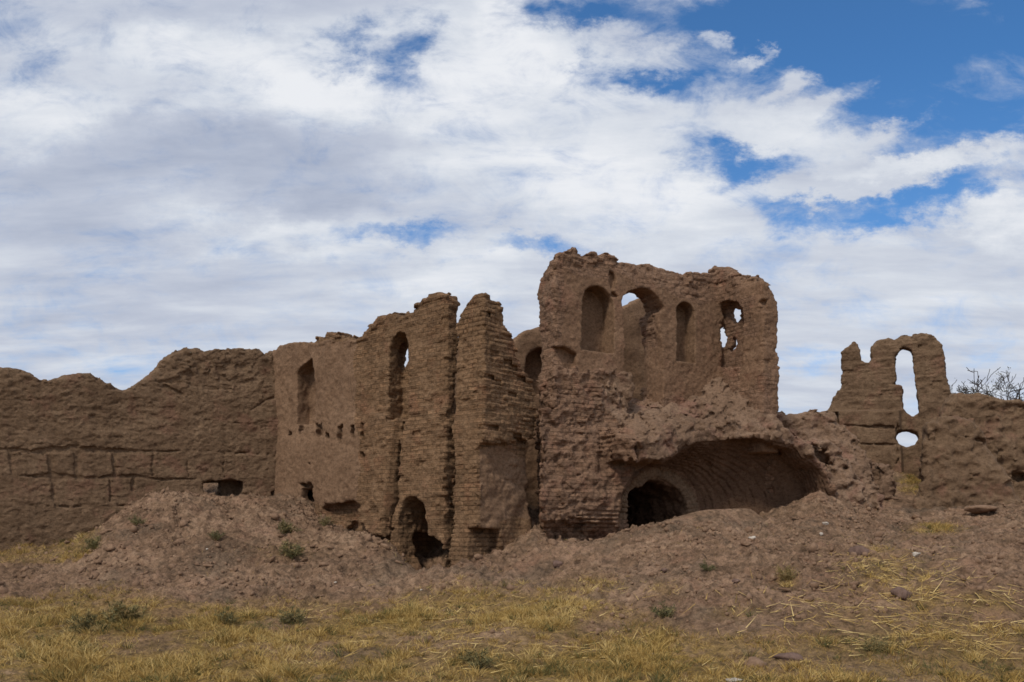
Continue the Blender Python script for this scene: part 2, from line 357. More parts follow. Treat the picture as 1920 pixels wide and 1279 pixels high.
def build_ground():
    def axis(a, b, h, far, growth=1.12):
        v = list(np.arange(a, b, h)); x, s = v[-1], h
        while x < far[1]: s *= growth; x += s; v.append(x)
        x, s = v[0], h; lo = []
        while x > far[0]: s *= growth; x -= s; lo.append(x)
        return np.array(lo[::-1] + v)
    xs = axis(-10.0, 10.5, 0.028, (-900, 900)); ys = axis(9.4, 20.5, 0.026, (-60, 1500))
    X, Y = np.meshgrid(xs, ys, indexing='ij'); Z = terrain(X, Y)
    P = np.stack([X.ravel(), Y.ravel(), Z.ravel()], 1)
    i, j = np.meshgrid(np.arange(len(xs) - 1), np.arange(len(ys) - 1), indexing='ij'); a = (i * len(ys) + j).ravel()
    F = np.stack([a, a + len(ys), a + len(ys) + 1, a + 1], 1)
    m, t = new_mat('dry_soil')
    v = t.new('ShaderNodeTexCoord').outputs['Object']
    c = t.ramp(t.math('ADD', t.math('MULTIPLY', t.noise(v, 0.8, 5, 0.6), .5), t.math('MULTIPLY', t.noise(v, 5, 7, 0.65), .5)),
               [(.34, (.105, .063, .038)), (.5, (.232, .144, .089)), (.66, (.39, .260, .168))])
    c = t.mix(t.smooth(t.noise(v, 1.6, 4, .6), .5, .68, 0, .6), c, (.24, .135, .086))
    c = t.mix(t.smooth(t.noise(v, .75, 5, .65), .50, .62, 0, .5), c, t.mix(t.noise(v, 6, 5, .7), (.085, .060, .040), (.20, .145, .100)))
    c = t.mix(t.smooth(t.noise(t.mapping(v, loc=(7, 3, 0)), 1.1, 5, .6), .54, .66, 0, .55), c, (.35, .222, .145))
    gr = t.new('ShaderNodeAttribute', attribute_name='litter').outputs['Fac']
    lit = t.ramp(t.noise(v, 22, 5, .7), [(.3, (.10, .062, .020)), (.5, (.25, .160, .042)), (.72, (.43, .29, .085))])
    c = t.mix(t.math('MULTIPLY', gr, t.smooth(t.noise(v, 4, 5, .6), .3, .55, .35, .95)), c, lit)
    g = t.math('MULTIPLY', t.math('MULTIPLY_ADD', t.noise(v, 42, 4, .7), 1.5, .25), t.smooth(t.noise(v, 9, 6, .72), .32, .60, .48, 1.14)); cc = t.new('ShaderNodeCombineColor'); [t.l.new(g, cc.inputs[k]) for k in range(3)]
    c = t.mix(1.0, c, cc.outputs[0], 'MULTIPLY')
    vo = t.new('ShaderNodeTexVoronoi'); t.put(vo.inputs['Vector'], v); vo.inputs['Scale'].default_value = 16
    h = t.math('ADD', t.noise(v, 18, 8, .7), t.math('ADD', t.math('MULTIPLY', vo.outputs[0], -.5), t.math('MULTIPLY', t.noise(v, 90, 4, .7), .3)))
    finish(t, c, .97, h, .06, .75)
    me = mesh_from('ground', P, F, [m])
    px, py = to_px(P[:, 0], P[:, 1], P[:, 2])
    at = me.attributes.new('litter', 'FLOAT', 'POINT'); at.data.foreach_set('value', grassiness(px, py, P[:, 0], P[:, 1]).astype(np.float32))
    tag(link('ground', me), 'bare reddish soil rising in mounds below the ruined mud walls', 'ground', kind='structure')
build_ground()

# ------------------------------------------------------------------ earth wall on the left
def earth_wall():
    fr = Frame(-10.4, 18.5, 30); q = fr.sz
    top = [(-420, 720), (-330, 700), (-230, 712), (-150, 696), (-60, 702), (0, 690), (30, 692), (55, 700), (75, 712), (92, 713), (110, 708), (150, 699), (172, 701), (190, 710), (212, 724), (230, 732), (245, 726),
           (265, 712), (285, 695), (300, 680), (318, 662), (335, 651), (350, 646), (378, 648), (386, 653), (405, 651), (440, 650), (470, 652), (489, 652), (500, 662), (512, 655), (545, 660)]
    tp = q(top); poly = [tuple(p) for p in tp] + [(tp[-1][0], -.3), (tp[0][0], -.3)]
    hole = q([(383, 899), (455, 901), (452, 950), (383, 950)]); thr = q([(380, 903), (420, 903), (424, 950), (380, 950)])
    cracks = [q(c) for c in ([(-200, 846), (0, 843), (60, 846), (150, 841), (220, 845), (290, 847), (360, 845), (430, 849), (505, 852)], [(-200, 899), (-100, 897), (0, 893), (95, 891), (160, 897), (255, 893), (300, 900), (345, 897), (382, 901)], [(-150, 955), (0, 952), (60, 948), (150, 951), (240, 948)],
             [(95, 843), (94, 862), (97, 880), (94, 892)], [(100, 893), (98, 920), (103, 950)], [(38, 950), (36, 980), (40, 1010)], [(145, 841), (147, 868), (142, 896)], [(205, 895), (207, 925), (204, 950)], [(250, 893), (247, 920)], [(288, 848), (284, 872), (287, 896)], [(300, 716), (345, 742), (368, 758), (378, 772)],
             [(330, 788), (370, 786), (420, 792), (470, 795), (515, 792)], [(215, 843), (213, 870), (217, 896)], [(470, 770), (500, 750), (515, 745)], [(20, 846), (22, 893)], [(352, 846), (350, 875), (355, 898)], [(420, 850), (417, 880), (421, 899)], [(-80, 846), (-78, 897)], [(-120, 899), (-118, 955)], [(150, 951), (153, 985)])]
    ledge = q([(372, 682), (455, 680), (466, 714), (430, 730), (385, 729), (366, 722), (296, 716), (330, 708)])
    pit = q([(505, 922), (520, 915), (548, 918), (560, 935), (540, 942), (505, 936)])
    th = .75
    def base(S, Y, Z):
        d2 = poly2(poly, S[:, :, 0][..., None] + 0 * Z[0, :1], Z[0, :1] + 0 * S[:, :1])
        fy = -.02 - .05 * np.clip(4.0 - Z, 0, 4) + .07 * np.clip(Z - 4.6, 0, 3)           # battered face
        d = smax(d2, np.maximum(fy - Y, Y - th), .12)
        A, B = S[:, :, 0][..., None] + 0 * Z[0, :1], Z[0, :1] + 0 * S[:, :1]
        d = np.maximum(d, -np.maximum(poly2(hole, A, B), Y - .42))
        d = np.maximum(d, -np.maximum(poly2(thr, A, B), Y - 9))
        d = smax(d, -np.maximum(poly2(ledge, A, B), Y - .05), .04)
        d = np.maximum(d, -np.maximum(poly2(pit, A, B), Y - .15))
        cr = np.full(A.shape, 9., np.float32)
        for c in cracks: cr = np.minimum(cr, line2(c, A, B))
        d = np.maximum(d, -np.maximum(cr - .006, Y - fy - .04))
        return d
    def detail(P, d):
        w = P * np.array([1, 1, 2.2], np.float32)
        return .05 * fbm(P, .8, 2, 3) + .014 * fbm(w, 2.5, 2, 9) + .015 * fbm(w, 7, 3, 13) + .015 * np.clip(.6 + 1.3 * vnoise(P, 1.7, 23), .15, 1.2) * np.exp(-(np.min([line2(c, P[:, 0] + .02 * vnoise(P, 5, 27), P[:, 2] + .02 * vnoise(P, 6, 29)) for c in cracks], axis=0) / .022) ** 2) + .016 * fbm(w, 18, 2, 15) + .028 * np.maximum(vnoise(w, 5.5, 17) - .3, 0) + (.004 + .02 * sstep(4.6, 5.2, P[:, 2])) * blocks(P, .13, 19)
    P, F = carve((-4.6, 5.9, -.6, 1.1, .3, 6.6), .027, base, detail)
    r = root('earth_wall', fr, 1.0)
    hb = (hole[:, 0].min() - .06, hole[:, 0].max() + .06, hole[0, 1] + .06)
    def cls(C):
        return ((C[:, 0] > hb[0]) & (C[:, 0] < hb[1]) & (C[:, 2] < hb[2]) & (C[:, 2] > 1.9) & (C[:, 1] > -.02) & (C[:, 1] < .73)).astype(int)
    split(P, F, cls, ['wall_face', 'drain_opening'], [M_EARTH], r, 1.0)
    tag(r, 'long low rammed earth wall with wavy top and a square hole near its foot', 'wall')
earth_wall()

# ------------------------------------------------------------------ brick wall with slit and arched hole, and the pillar beside it
def brick_wall():
    fr = Frame(-5.57, 21.3, -42); q = fr.sz
    top = [(500, 668), (509, 658), (516, 651), (528, 646), (539, 642), (559, 640), (580, 642), (589, 640), (593, 633), (599, 633), (601, 637), (607, 637), (609, 622), (614, 622), (617, 626), (625, 628), (636, 625), (639, 635), (655, 634), (668, 637),
           (675, 629), (689, 613), (699, 607), (701, 595), (716, 592), (727, 586), (738, 583), (744, 590), (754, 590), (757, 582), (762, 578), (764, 583), (770, 576), (781, 568), (786, 571), (793, 563), (804, 563), (809, 554), (815, 551), (822, 549), (831, 555), (836, 553), (838, 556), (838, 1200)]
    tp = q(top); tp[-1][1] = -.3; poly = [tuple(p) for p in tp] + [(tp[0][0], -.3)]
    niche = q([(556, 796), (556, 700), (562, 690), (586, 670), (588, 690), (587, 792)])
    slit = q([(727, 784), (729, 680), (731, 648), (738, 632), (748, 624), (757, 626), (761, 645), (763, 700), (761, 740), (763, 786)])
    thru = q([(750, 690), (751, 660), (754, 640), (766, 636), (768, 676), (757, 690)], .46)
    cave = q([(752, 1010), (751, 975), (753, 955), (760, 941), (772, 934), (784, 935), (795, 946), (801, 960), (806, 985), (810, 1003), (822, 1012), (834, 1020), (838, 1045), (828, 1068), (800, 1085), (775, 1080), (757, 1045)])
    deep = q([(783, 1008), (805, 1000), (838, 1020), (838, 1050), (828, 1072), (800, 1100), (772, 1085)])
    pier = q([(690, 770), (752, 785), (748, 820), (742, 860), (738, 930), (731, 1020), (690, 1100)])
    crk = q([(758, 792), (753, 815), (748, 850), (744, 900), (743, 935), (738, 965), (737, 1012)])
    holes = [q(h) for h in ([(538, 808), (549, 810), (546, 820), (539, 818)], [(590, 797), (602, 794), (604, 816), (592, 818)], [(610, 812), (616, 812), (615, 822), (609, 820)], [(632, 800), (640, 797), (639, 815), (635, 832), (630, 824)],
             [(656, 800), (663, 798), (662, 822), (657, 820)], [(675, 792), (682, 794), (680, 824), (676, 822)], [(675, 848), (682, 848), (680, 860), (675, 858)], [(558, 800), (566, 790), (568, 806), (560, 818)], [(578, 868), (584, 868), (583, 876)], [(560, 905), (586, 903), (592, 915), (568, 918)])]
    gap = q([(568, 918), (576, 908), (588, 906), (591, 930), (591, 972), (582, 978), (568, 974)])
    gouge = q([(605, 955), (614, 943), (640, 946), (664, 940), (674, 950), (672, 966), (650, 974), (618, 968)])
    under = q([(665, 975), (700, 1000), (738, 1008), (738, 1040), (640, 1010)])
    plaster = q([(586, 640), (668, 640), (662, 792), (672, 830), (672, 945), (590, 945), (500, 930), (500, 640)])
    th = .68
    def base(S, Y, Z):
        A, B = S[:, :, 0][..., None] + 0 * Z[0, :1], Z[0, :1] + 0 * S[:, :1]
        fy = .0 - .03 * np.clip(4.2 - Z, 0, 4)
        pr = sstep(-.02, .06, -poly2(pier, A, B)) * sstep(pier[0][0] + .0, pier[0][0] + .45, A)
        fy = fy - .13 * pr
        d = smax(poly2(poly, A, B), np.maximum(fy - Y, Y - (th - .40 * sstep(4.85, 5.5, S) * sstep(3.0, 3.6, Z))), .06)
        d = smin(d, np.maximum.reduce(np.broadcast_arrays(3.55 - S, S - 5.7, Z - 3.0, .1 - Y, Y - 1.9)), .05)
        d = smin(d, np.maximum.reduce(np.broadcast_arrays(.3 - S, S - 3.0, Z - 3.2, .1 - Y, Y - 1.1)), .05)
        d = smax(d, -np.maximum(poly2(niche, A, B), Y - .36), .02)
        d = smax(d, -np.maximum(poly2(slit, A, B), Y - .38), .02)
        d = np.maximum(d, -np.maximum(poly2(thru, A, B), .30 - Y))
        cv = poly2(cave, A, B)
        d = smax(d, -np.maximum(cv, Y - 1.5), .04)
        d = smax(d, -np.maximum(poly2(deep, A, B), Y - 1.8), .03)
        d = np.maximum(d, -np.maximum.reduce(np.broadcast_arrays(deep[:, 0].min() - .75 - S, S - deep[:, 0].max() + .02, Z - 1.62, .28 - Y, Y - 1.7)))
        d = np.maximum(d, -np.maximum.reduce(np.broadcast_arrays(gap[:, 0].min() - .5 - S, S - gap[:, 0].max(), Z - 2.6, .16 - Y, Y - .95)))
        for hh in holes: d = np.maximum(d, -np.maximum(poly2(hh, A, B) + .012 + .02 * np.sin(B * 31 + A * 23), Y - .14))
        d = smax(d, -np.maximum(poly2(gap, A, B), Y - .45), .03)
        d = smax(d, -np.maximum(poly2(gouge, A, B), Y - .18), .05)
        d = smax(d, -np.maximum(poly2(under, A, B), Y - .12), .05)
        d = np.maximum(d, -np.maximum(line2(crk, A, B) - .036, Y - .30))
        return d
    def detail(P, d):
        pl = np.clip(-poly2(plaster, P[:, 0], P[:, 2]) / .25 + .5 + .5 * vnoise(P, 2.2, 5), 0, 1)
        e = .05 * fbm(P, .8, 2, 21) + .022 * fbm(P, 3.1, 3, 25) + .012 * fbm(P, 11, 2, 29)
        top_ = sstep(.30, .06, -poly2(poly, P[:, 0], P[:, 2]))
        b = bricks(P, P[:, 0] + P[:, 1], P[:, 2], .086, .25, .018, 3, .014 + .024 * top_) + .008 * blocks(P, .10, 37) + .02 * np.maximum(vnoise(P, 2.6, 39) - .2, 0)
        return e + b * (1 - .85 * pl) * (.75 + .4 * vnoise(P, 1.6, 33)) + .025 * np.maximum(vnoise(P, 5, 35) - .3, 0)
    P, F = carve((-.4, 6.1, -.45, 2.0, .2, 7.0), .0215, base, detail)
    r = root('brick_wall', fr, 1.0)
    def cls(C):
        s, y, z = C.T; k = np.zeros(len(C), int)
        k[(poly2(niche, s, z) < .05) & (y > .06) & (y < .45)] = 1
        k[(poly2(slit, s, z) < .05) & (y > .06) & (y < .6)] = 2
        k[(poly2(cave, s, z) < .08) & (y > .02)] = 3
        return k
    def mi(C):
        return (poly2(plaster, C[:, 0], C[:, 2]) < .1 * vnoise(C.astype(np.float32), 3, 8)).astype(int)
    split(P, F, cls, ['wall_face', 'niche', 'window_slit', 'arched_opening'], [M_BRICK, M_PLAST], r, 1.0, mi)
    tag(r, 'tall ragged mud brick wall with a window slit above an arched hole', 'wall')
brick_wall()

def brick_pillar():
    fr = Frame(-1.097, 17.34, -42); q = fr.sz; w = .784
    front = [tuple(p) for p in q([(852, 980), (852, 720), (853, 650), (855, 606), (859, 600), (865, 590), (870, 582), (880, 570), (889, 559), (896, 552), (903, 547), (917, 546), (930, 546)])]
    zt = front[-1][1]
    front = front + [(w + .05, zt), (w + .05, -.3), (front[0][0] - .03, -.3)]
    # the flank: a frame at right angles, x running away from the corner
    cx, cy = fr.at(w); f2 = Frame(cx, cy, 48); f2.d = fr.n; f2.n = (-fr.d[0], -fr.d[1])
    side = f2.sz([(905, 546), (912, 548), (924, 549), (936, 559), (943, 575), (949, 594), (951, 606), (957, 614), (962, 620), (969, 634), (973, 655), (980, 672), (987, 688), (996, 702), (1004, 713), (1008, 730), (1008, 1100)])
    side[-1][1] = -.3; side = [(-.1, side[0][1] + .03)] + [tuple(p) for p in side] + [(-.1, -.3)]
    hollow = f2.sz([(913, 834), (960, 829), (1030, 826), (1030, 1090), (925, 1090), (908, 960), (905, 900)])
    foot = q([(880, 992), (905, 990), (930, 985), (940, 1060), (880, 1060)])
    def base(S, Y, Z):
        A, B = S[:, :, 0][..., None] + 0 * Z[0, :1], Z[0, :1] + 0 * S[:, :1]
        d1 = np.maximum(poly2(front, A, B), -Y - .02 * np.clip(4 - Z, 0, 4))
        YY, ZZ = np.broadcast_arrays(Y[0], Z[0])
        d2 = poly2(side, YY, ZZ)[None]
        d = smax(d1, d2, .05); d = smax(d, S - w, .05)
        h = poly2(hollow, YY, ZZ)[None]
        d = smax(d, -np.maximum(h, (w - .15) - S), .12)
        d = smax(d, -np.maximum(poly2(foot, A, B), Y - .6), .05)
        return d
    def detail(P, d):
        pl = np.clip(sstep(3.35, 3.0, P[:, 2] + .2 * vnoise(P, 2.1, 133)) * sstep(w - .36, w - .24, P[:, 0]) * sstep(.05, .2, P[:, 1]), 0, 1)
        e = .045 * fbm(P, .9, 2, 121) + .02 * fbm(P, 3.3, 3, 125) + .010 * fbm(P, 12, 2, 129)
        side_ = sstep(.1, .25, P[:, 1]); e = e + .012 * blocks(P, .11, 131) * (1 - side_) * (1 - pl)
        b = bricks(P, P[:, 0] + P[:, 1], P[:, 2], .088, .25, .019, 5, .015) * (.5 + 1.0 * side_)
        return e + b * (1 - .8 * pl) + pl * .05 * fbm(P, 2.7, 3, 137)
    P, F = carve((-.15, .95, -.3, 1.75, .3, 6.7), .0185, base, detail)
    def mi(C): return ((C[:, 2] < 3.15 + .22 * vnoise(C.astype(np.float32), 2.4, 141)) & (C[:, 2] > 1.9 + .3 * vnoise(C.astype(np.float32), 2.0, 143)) & (C[:, 0] > w - .3) & (C[:, 1] > .08)).astype(int)
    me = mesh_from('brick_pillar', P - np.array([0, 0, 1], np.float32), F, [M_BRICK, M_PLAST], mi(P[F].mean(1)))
    tag(link('brick_pillar', me, None, (fr.o[0], fr.o[1], 1.0), fr.t), 'tall tapering mud brick pillar with stepped broken flank beside the dark crack', 'pillar')
brick_pillar()

def rear_wall():
    fr = Frame(*W(930, 0, 20.4)[:2], 25); q = fr.sz
    top = q([(822, 655), (925, 648), (950, 641), (962, 642), (970, 632), (985, 622), (1000, 615), (1012, 611), (1060, 600)])
    poly = [tuple(p) for p in top] + [(top[-1][0], .2), (top[0][0], .2)]
    ni = [tuple(p) for p in q([(984, 740), (984, 690), (987, 672), (994, 660), (1004, 654), (1016, 652), (1030, 660), (1030, 740)])]
    def base(S, Y, Z):
        A, B = S[:, :, 0][..., None] + 0 * Z[0, :1], Z[0, :1] + 0 * S[:, :1]
        d = smax(poly2(poly, A, B), np.maximum(-Y - .03 * np.clip(4 - Z, 0, 4), Y - .6), .08)
        return smax(d, -np.maximum(poly2(ni, A, B), Y - .35), .03)
    def detail(P, d): return .06 * fbm(P, 1, 2, 71) + .03 * fbm(P, 3.5, 4, 75) + .4 * bricks(P, P[:, 0] + P[:, 1], P[:, 2], seed=9)
    P, F = carve((-1.75, 1.9, -.4, .8, .6, 6.6), .035, base, detail)
    r = root('rear_wall', fr, 1.2)
    split(P, F, lambda C: ((poly2(ni, C[:, 0], C[:, 2]) < .05) & (C[:, 1] > .05) & (C[:, 1] < .5)).astype(int), ['wall_face', 'niche'], [M_PLAST], r, 1.2)
    tag(r, 'shadowed back wall with a small arched niche seen between pillar and tower', 'wall')
rear_wall()

# ------------------------------------------------------------------ the tower
def tower():
    fr = Frame(.847, 18.0, 30); q = fr.sz; th = .6
    r = root('ruined_tower', fr, 1.2)
    tag(r, 'two storey ruined mud brick tower with arched niches above a dark broken vault', 'ruin')
    cx, cy = fr.at(4.3); f2 = Frame(cx, cy, -60)
    top = q([(1038, 495), (1044, 484), (1048, 479), (1056, 476), (1065, 471), (1073, 470), (1080, 464), (1084, 470), (1099, 474), (1118, 473), (1130, 476), (1141, 475), (1155, 481), (1168, 487), (1180, 491), (1194, 493), (1208, 491), (1225, 493), (1239, 498), (1252, 498), (1265, 502), (1272, 508), (1284, 510), (1310, 508), (1329, 508), (1350, 511), (1353, 514)])
    poly = [tuple(p) for p in top] + [(top[-1][0], 2.5), (0.0, 2.5), (0.0, top[0][1])]
    t2 = f2.sz([(1322, 510), (1330, 506), (1336, 499), (1349, 503), (1360, 509), (1366, 513), (1378, 515), (1389, 518), (1397, 516), (1405, 515), (1420, 513), (1430, 514)])
    poly2r = [tuple(p) for p in t2] + [(1.33, t2[-1][1] - .03), (1.37, t2[-1][1] - .25), (1.35, 2.5), (t2[0][0] - .2, 2.5)]
    n1 = arch(*q([(1090, 0)])[0][:1], *q([(1151, 0)])[0][:1], q([(1118, 658)])[0][1], q([(1118, 535)])[0][1])
    n3 = arch(*q([(1266, 0)])[0][:1], *q([(1303, 0)])[0][:1], q([(1285, 680)])[0][1], q([(1285, 564)])[0][1])
    door = q([(1171, 800), (1173, 700), (1172, 610), (1167, 566), (1170, 554), (1178, 547), (1190, 543), (1203, 539), (1214, 541), (1224, 545), (1236, 557), (1246, 575), (1246, 582), (1236, 588), (1235, 612), (1241, 650), (1244, 720), (1245, 800)])
    win = f2.sz([(1339, 690), (1339, 585), (1344, 572), (1356, 564), (1370, 561), (1384, 564), (1392, 575), (1394, 600), (1394, 690)])
    wh = [f2.sz([(1000 + x / 3.552, 440 + y / 3.552) for x, y in h], .36) for h in (
        [(1238, 570), (1258, 566), (1275, 620), (1278, 660), (1292, 690), (1278, 748), (1248, 745), (1230, 690), (1230, 610)],
        [(1318, 458), (1342, 456), (1348, 495), (1386, 505), (1382, 560), (1352, 596), (1332, 572), (1318, 500)],
        [(1342, 690), (1362, 682), (1366, 730), (1336, 784), (1322, 772), (1346, 732)])]
    scar = q([(1144, 508), (1152, 510), (1156, 525), (1150, 545), (1160, 556), (1150, 556), (1144, 530)])
    step = q([(1030, 652), (1060, 650), (1082, 664), (1080, 690), (1068, 700), (1030, 700)])
    notch = f2.sz([(1422, 566), (1432, 562), (1475, 560), (1475, 574), (1430, 576)]); notch2 = f2.sz([(1440, 600), (1475, 596), (1475, 606), (1445, 608)])
    def base(S, Y, Z):
        A, B = S[:, :, 0][..., None] + 0 * Z[0, :1], Z[0, :1] + 0 * S[:, :1]
        lean = .03 * np.sin(Z * 1.9)
        d = smax(poly2(poly, A, B), np.maximum(-Y + lean * .5, Y - th), .07)
        d = smax(d, .25 * np.clip(Z - 7.0, 0, 1) - S - .02 + .0 * Y, .08)
        d = smax(d, (Z - 7.28 + .85 * Y - 3 * np.clip(S - .12, 0, 2)) * .7, .12)
        for n in (n1, n3): d = np.maximum(d, -np.maximum(poly2(n, A, B), Y - (.40 if n is n1 else .32)))
        # the return wall, coming forward at the right end
        x2 = -Y; y2 = S - 4.3
        XX, ZZ = np.broadcast_arrays(x2[0], Z[0]); 
        e = smax(poly2(poly2r, XX, ZZ)[None], np.maximum(-y2, y2 - .46), .07)
        e = smax(e, (ZZ[None] - 6.98 + .75 * np.maximum(y2, 0) + 2.5 * np.clip(1.0 + Y, 0, 2) * 0 - 3 * np.clip(1.12 - XX[None], 0, 3)) * .75, .10)
        w_ = poly2(win, XX, ZZ)[None]
        e = np.maximum(e, -np.maximum(w_, y2 - .30))
        for h in wh: e = np.maximum(e, -np.maximum(poly2(h, XX, ZZ)[None] - .025, .22 - y2))
        for h in (notch, notch2): e = smax(e, -np.maximum(poly2(h, XX, ZZ)[None], y2 - .12), .03)
        d = smin(d, e, .05)
        d = np.maximum(d, -np.maximum(poly2(door, A, B), Y - 2))
        d = smax(d, -np.maximum(poly2(scar, A, B), Y - .10), .04)
        d = smax(d, -np.maximum(poly2(step, A, B), Y - .16), .04)
        return d
    def detail(P, d):
        s, y, z = P.T
        inn = np.zeros(len(P), np.float32)
        for n in (n1, n3): inn = np.maximum(inn, sstep(.1, .02, poly2(n, s, z)))
        low = sstep(4.9, 4.45, z + .25 * vnoise(P, 1.2, 4)) * (1 - inn) * sstep(2.6, 2.0, s)
        endf = sstep(.12, .02, s); rim = sstep(6.9, 7.2, z + .25 * vnoise(P, 1.5, 6) + .06 * s); ret = sstep(4.2, 4.4, s) * .45
        dr = sstep(.12, .03, poly2(door, s, z)) * sstep(.06, .2, y) * .9 * sstep(5.4, 5.9, z)
        bm = np.clip(np.maximum.reduce([low * .8, endf * .45, rim * .7, ret, dr]), .05, 1) * (1 - .8 * inn)
        e = (.035 + .03 * np.maximum(endf, rim)) * fbm(P, .9, 2, 201) + (.016 + .02 * bm) * fbm(P, 3.2, 3, 205) + .010 * fbm(P, 12, 2, 209)
        return e + bm * bricks(P, s + y, z, .092, .25, .019, 7, .016 + .018 * rim) + .05 * bm * np.maximum(vnoise(P, 4.2, 15) - .2, 0) + (.020 * np.maximum(rim, .9 * endf) + .02 * low) * blocks(P, .15, 217) + .008 * fbm(P, 22, 2, 219) * (1 - inn)
    P, F = carve((-.35, 5.3, -1.65, .95, 3.3, 8.05), .0225, base, detail)
    holes = [(n1, 1), (n3, 2), (door, 3)]
    def cls(C):
        s, y, z = C.T; k = np.zeros(len(C), int)
        for n, c in holes:
            k[(poly2(n, s, z) < .045) & (y > .045) & (y < .56)] = c
        k[(s > 4.32) & (poly2(win, -y, z) < .06) & (s < 4.74)] = 4
        return k
    def upmat(C):
        s, y, z = C.T; nz = vnoise(C.astype(np.float32), 2.4, 44)
        m = np.where((z > 4.5 + .25 * nz) & (z < 6.95 + .2 * nz - .06 * s) & (s > .22 + .15 * nz) & (y > -.15) & (s < 4.4), 2, 0)
        m[(s > 4.2) & (y < -.7) & (nz > -.1)] = 2
        m[(poly2(door, s, z) < .05) & (y > .12) & (z > 5.6)] = 0
        m[(poly2(n1, s, z) < .03) | (poly2(n3, s, z) < .03)] = 1
        return m
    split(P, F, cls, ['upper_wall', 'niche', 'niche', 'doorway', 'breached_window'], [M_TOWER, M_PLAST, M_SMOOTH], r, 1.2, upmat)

    # second wall behind the doorway
    b0 = q([(1150, 600), (1162, 580), (1172, 571), (1184, 566), (1194, 560), (1206, 548), (1222, 538), (1260, 540), (1262, 800)], 2.0)
    bp = [tuple(p) for p in b0[:-1]] + [(b0[-2][0] + .1, 3.2), (b0[0][0] - .3, 3.2)]
    def base2(S, Y, Z):
        A, B = S[:, :, 0][..., None] + 0 * Z[0, :1], Z[0, :1] + 0 * S[:, :1]
        return smax(poly2(bp, A, B), np.maximum(2.0 - Y, Y - 2.5), .06)
    P, F = carve((bp[-1][0] - .2, bp[-2][0] + .4, 1.8, 2.7, 3.3, 7.2), .035, base2, lambda P, d: .05 * fbm(P, 1, 2, 231) + .02 * fbm(P, 4, 3, 235))
    split(P, F, lambda C: np.zeros(len(C), int), ['inner_wall'], [M_PLAST], r, 1.2)

    # lower storey: a mass with a broken skew vault that narrows to a small arch
    yF = -1.05
    rim = np.concatenate([q([(1198, 832), (1230, 815), (1280, 800)], -1.05), q([(1350, 790)], -1.4), q([(1420, 792), (1470, 800), (1510, 828), (1550, 880), (1590, 935), (1625, 985), (1670, 1040)], -1.8)])
    A0 = np.array([3.565, 1.97]); aw, ah = 2.385, 1.58
    def front(S): return yF - .75 * sstep(3.0, 4.4, S)
    B0 = np.array([2.63, 2.02]); bw, bh = 1.04, .96
    tw, thh = .80, .74
    crack = q([(1196, 822), (1200, 850), (1206, 885), (1212, 905)], yF)
    floor = q([(1205, 782)])[0][1]
    def funnel(S, Y, Z):
        t = np.clip((Y - yF) / (-yF), 0, 1); t = t ** .85
        c = A0[0] + (B0[0] - A0[0]) * t; zc = A0[1] + (B0[1] - A0[1]) * t; a = aw + (bw - aw) * t; b = ah + (bh - ah) * t
        up = np.hypot((S - c) / a, np.maximum(Z - zc, 0) / b) - 1
        return up * np.minimum(a, b) + (.03 * np.sin(3.3 * S + 1.0 + 2.1 * Z) + .025 * np.sin(6.1 * S - 3.7 * Z)) * (1 - t)
    def base3(S, Y, Z):
        A, B = S[:, :, 0][..., None] + 0 * Z[0, :1], Z[0, :1] + 0 * S[:, :1]
        fy = -.03 - .05 * np.clip(4.2 - Z, 0, 4) - .10 * np.exp(-((Z - 2.3) / .7) ** 2)
        side = (.62 * Y - .33) - S
        d1 = np.maximum.reduce(np.broadcast_arrays(fy - Y, S - 5.2, Z - (floor + .05 * np.sin(S * 3)), side * .85, Y - 2.7))
        pl = np.maximum(d1, 0)
        fl = np.maximum.reduce(np.broadcast_arrays(fy - Y, S - 2.1, Z - 4.9, -.02 - S, Y - .6))      # stump of the wall left of the door
        dr = poly2(door, A, B)
        fl = np.maximum(fl, -dr)
        d1 = smin(d1, fl, .06)
        zt = np.interp(S, rim[:, 0], rim[:, 1]); rise = np.interp(S, [1.3, 2.0, 3.07, 4.3, 5.0, 6.2], [.32, .40, .43, .68, .6, .35]); yf = front(S)
        d2 = np.maximum.reduce(np.broadcast_arrays((Z - (zt + rise * (Y - yf))) * .75, yf - Y + .10 * np.clip(Z - 3.1, 0, 2), 1.12 - S, Y - .8, S - 7.0))
        d2 = np.maximum(d2, -np.maximum.reduce(np.broadcast_arrays(S - 2.35, Z - 3.03, Y + .1)))   # fallen left leg
        d = smin(d1, d2, .10)
        d = smax(d, -np.maximum(funnel(S, Y, Z), Y - .02), .03 + .34 * sstep(3.6, 5.2, S) + 0 * (Y + Z))
        tun = (np.hypot((S - B0[0]) / tw, np.maximum(Z - B0[1], 0) / thh) - 1) * tw + .05 * np.sin(S * 5 + 1) * np.sin(Z * 6)
        d = np.maximum(d, -np.maximum(tun, Y - 2.4))
        d = np.maximum(d, -np.maximum(line2(crack, A, B) - .05, Y + .25))
        # undercut at the foot and recess by the corner
        d = smax(d, -(np.hypot((Z - 1.5) / .35, (Y + .35) / .45) - 1 + 0 * S) * .35 * 1.0 - np.clip(S - 1.3, 0, 1), .08)
        return d
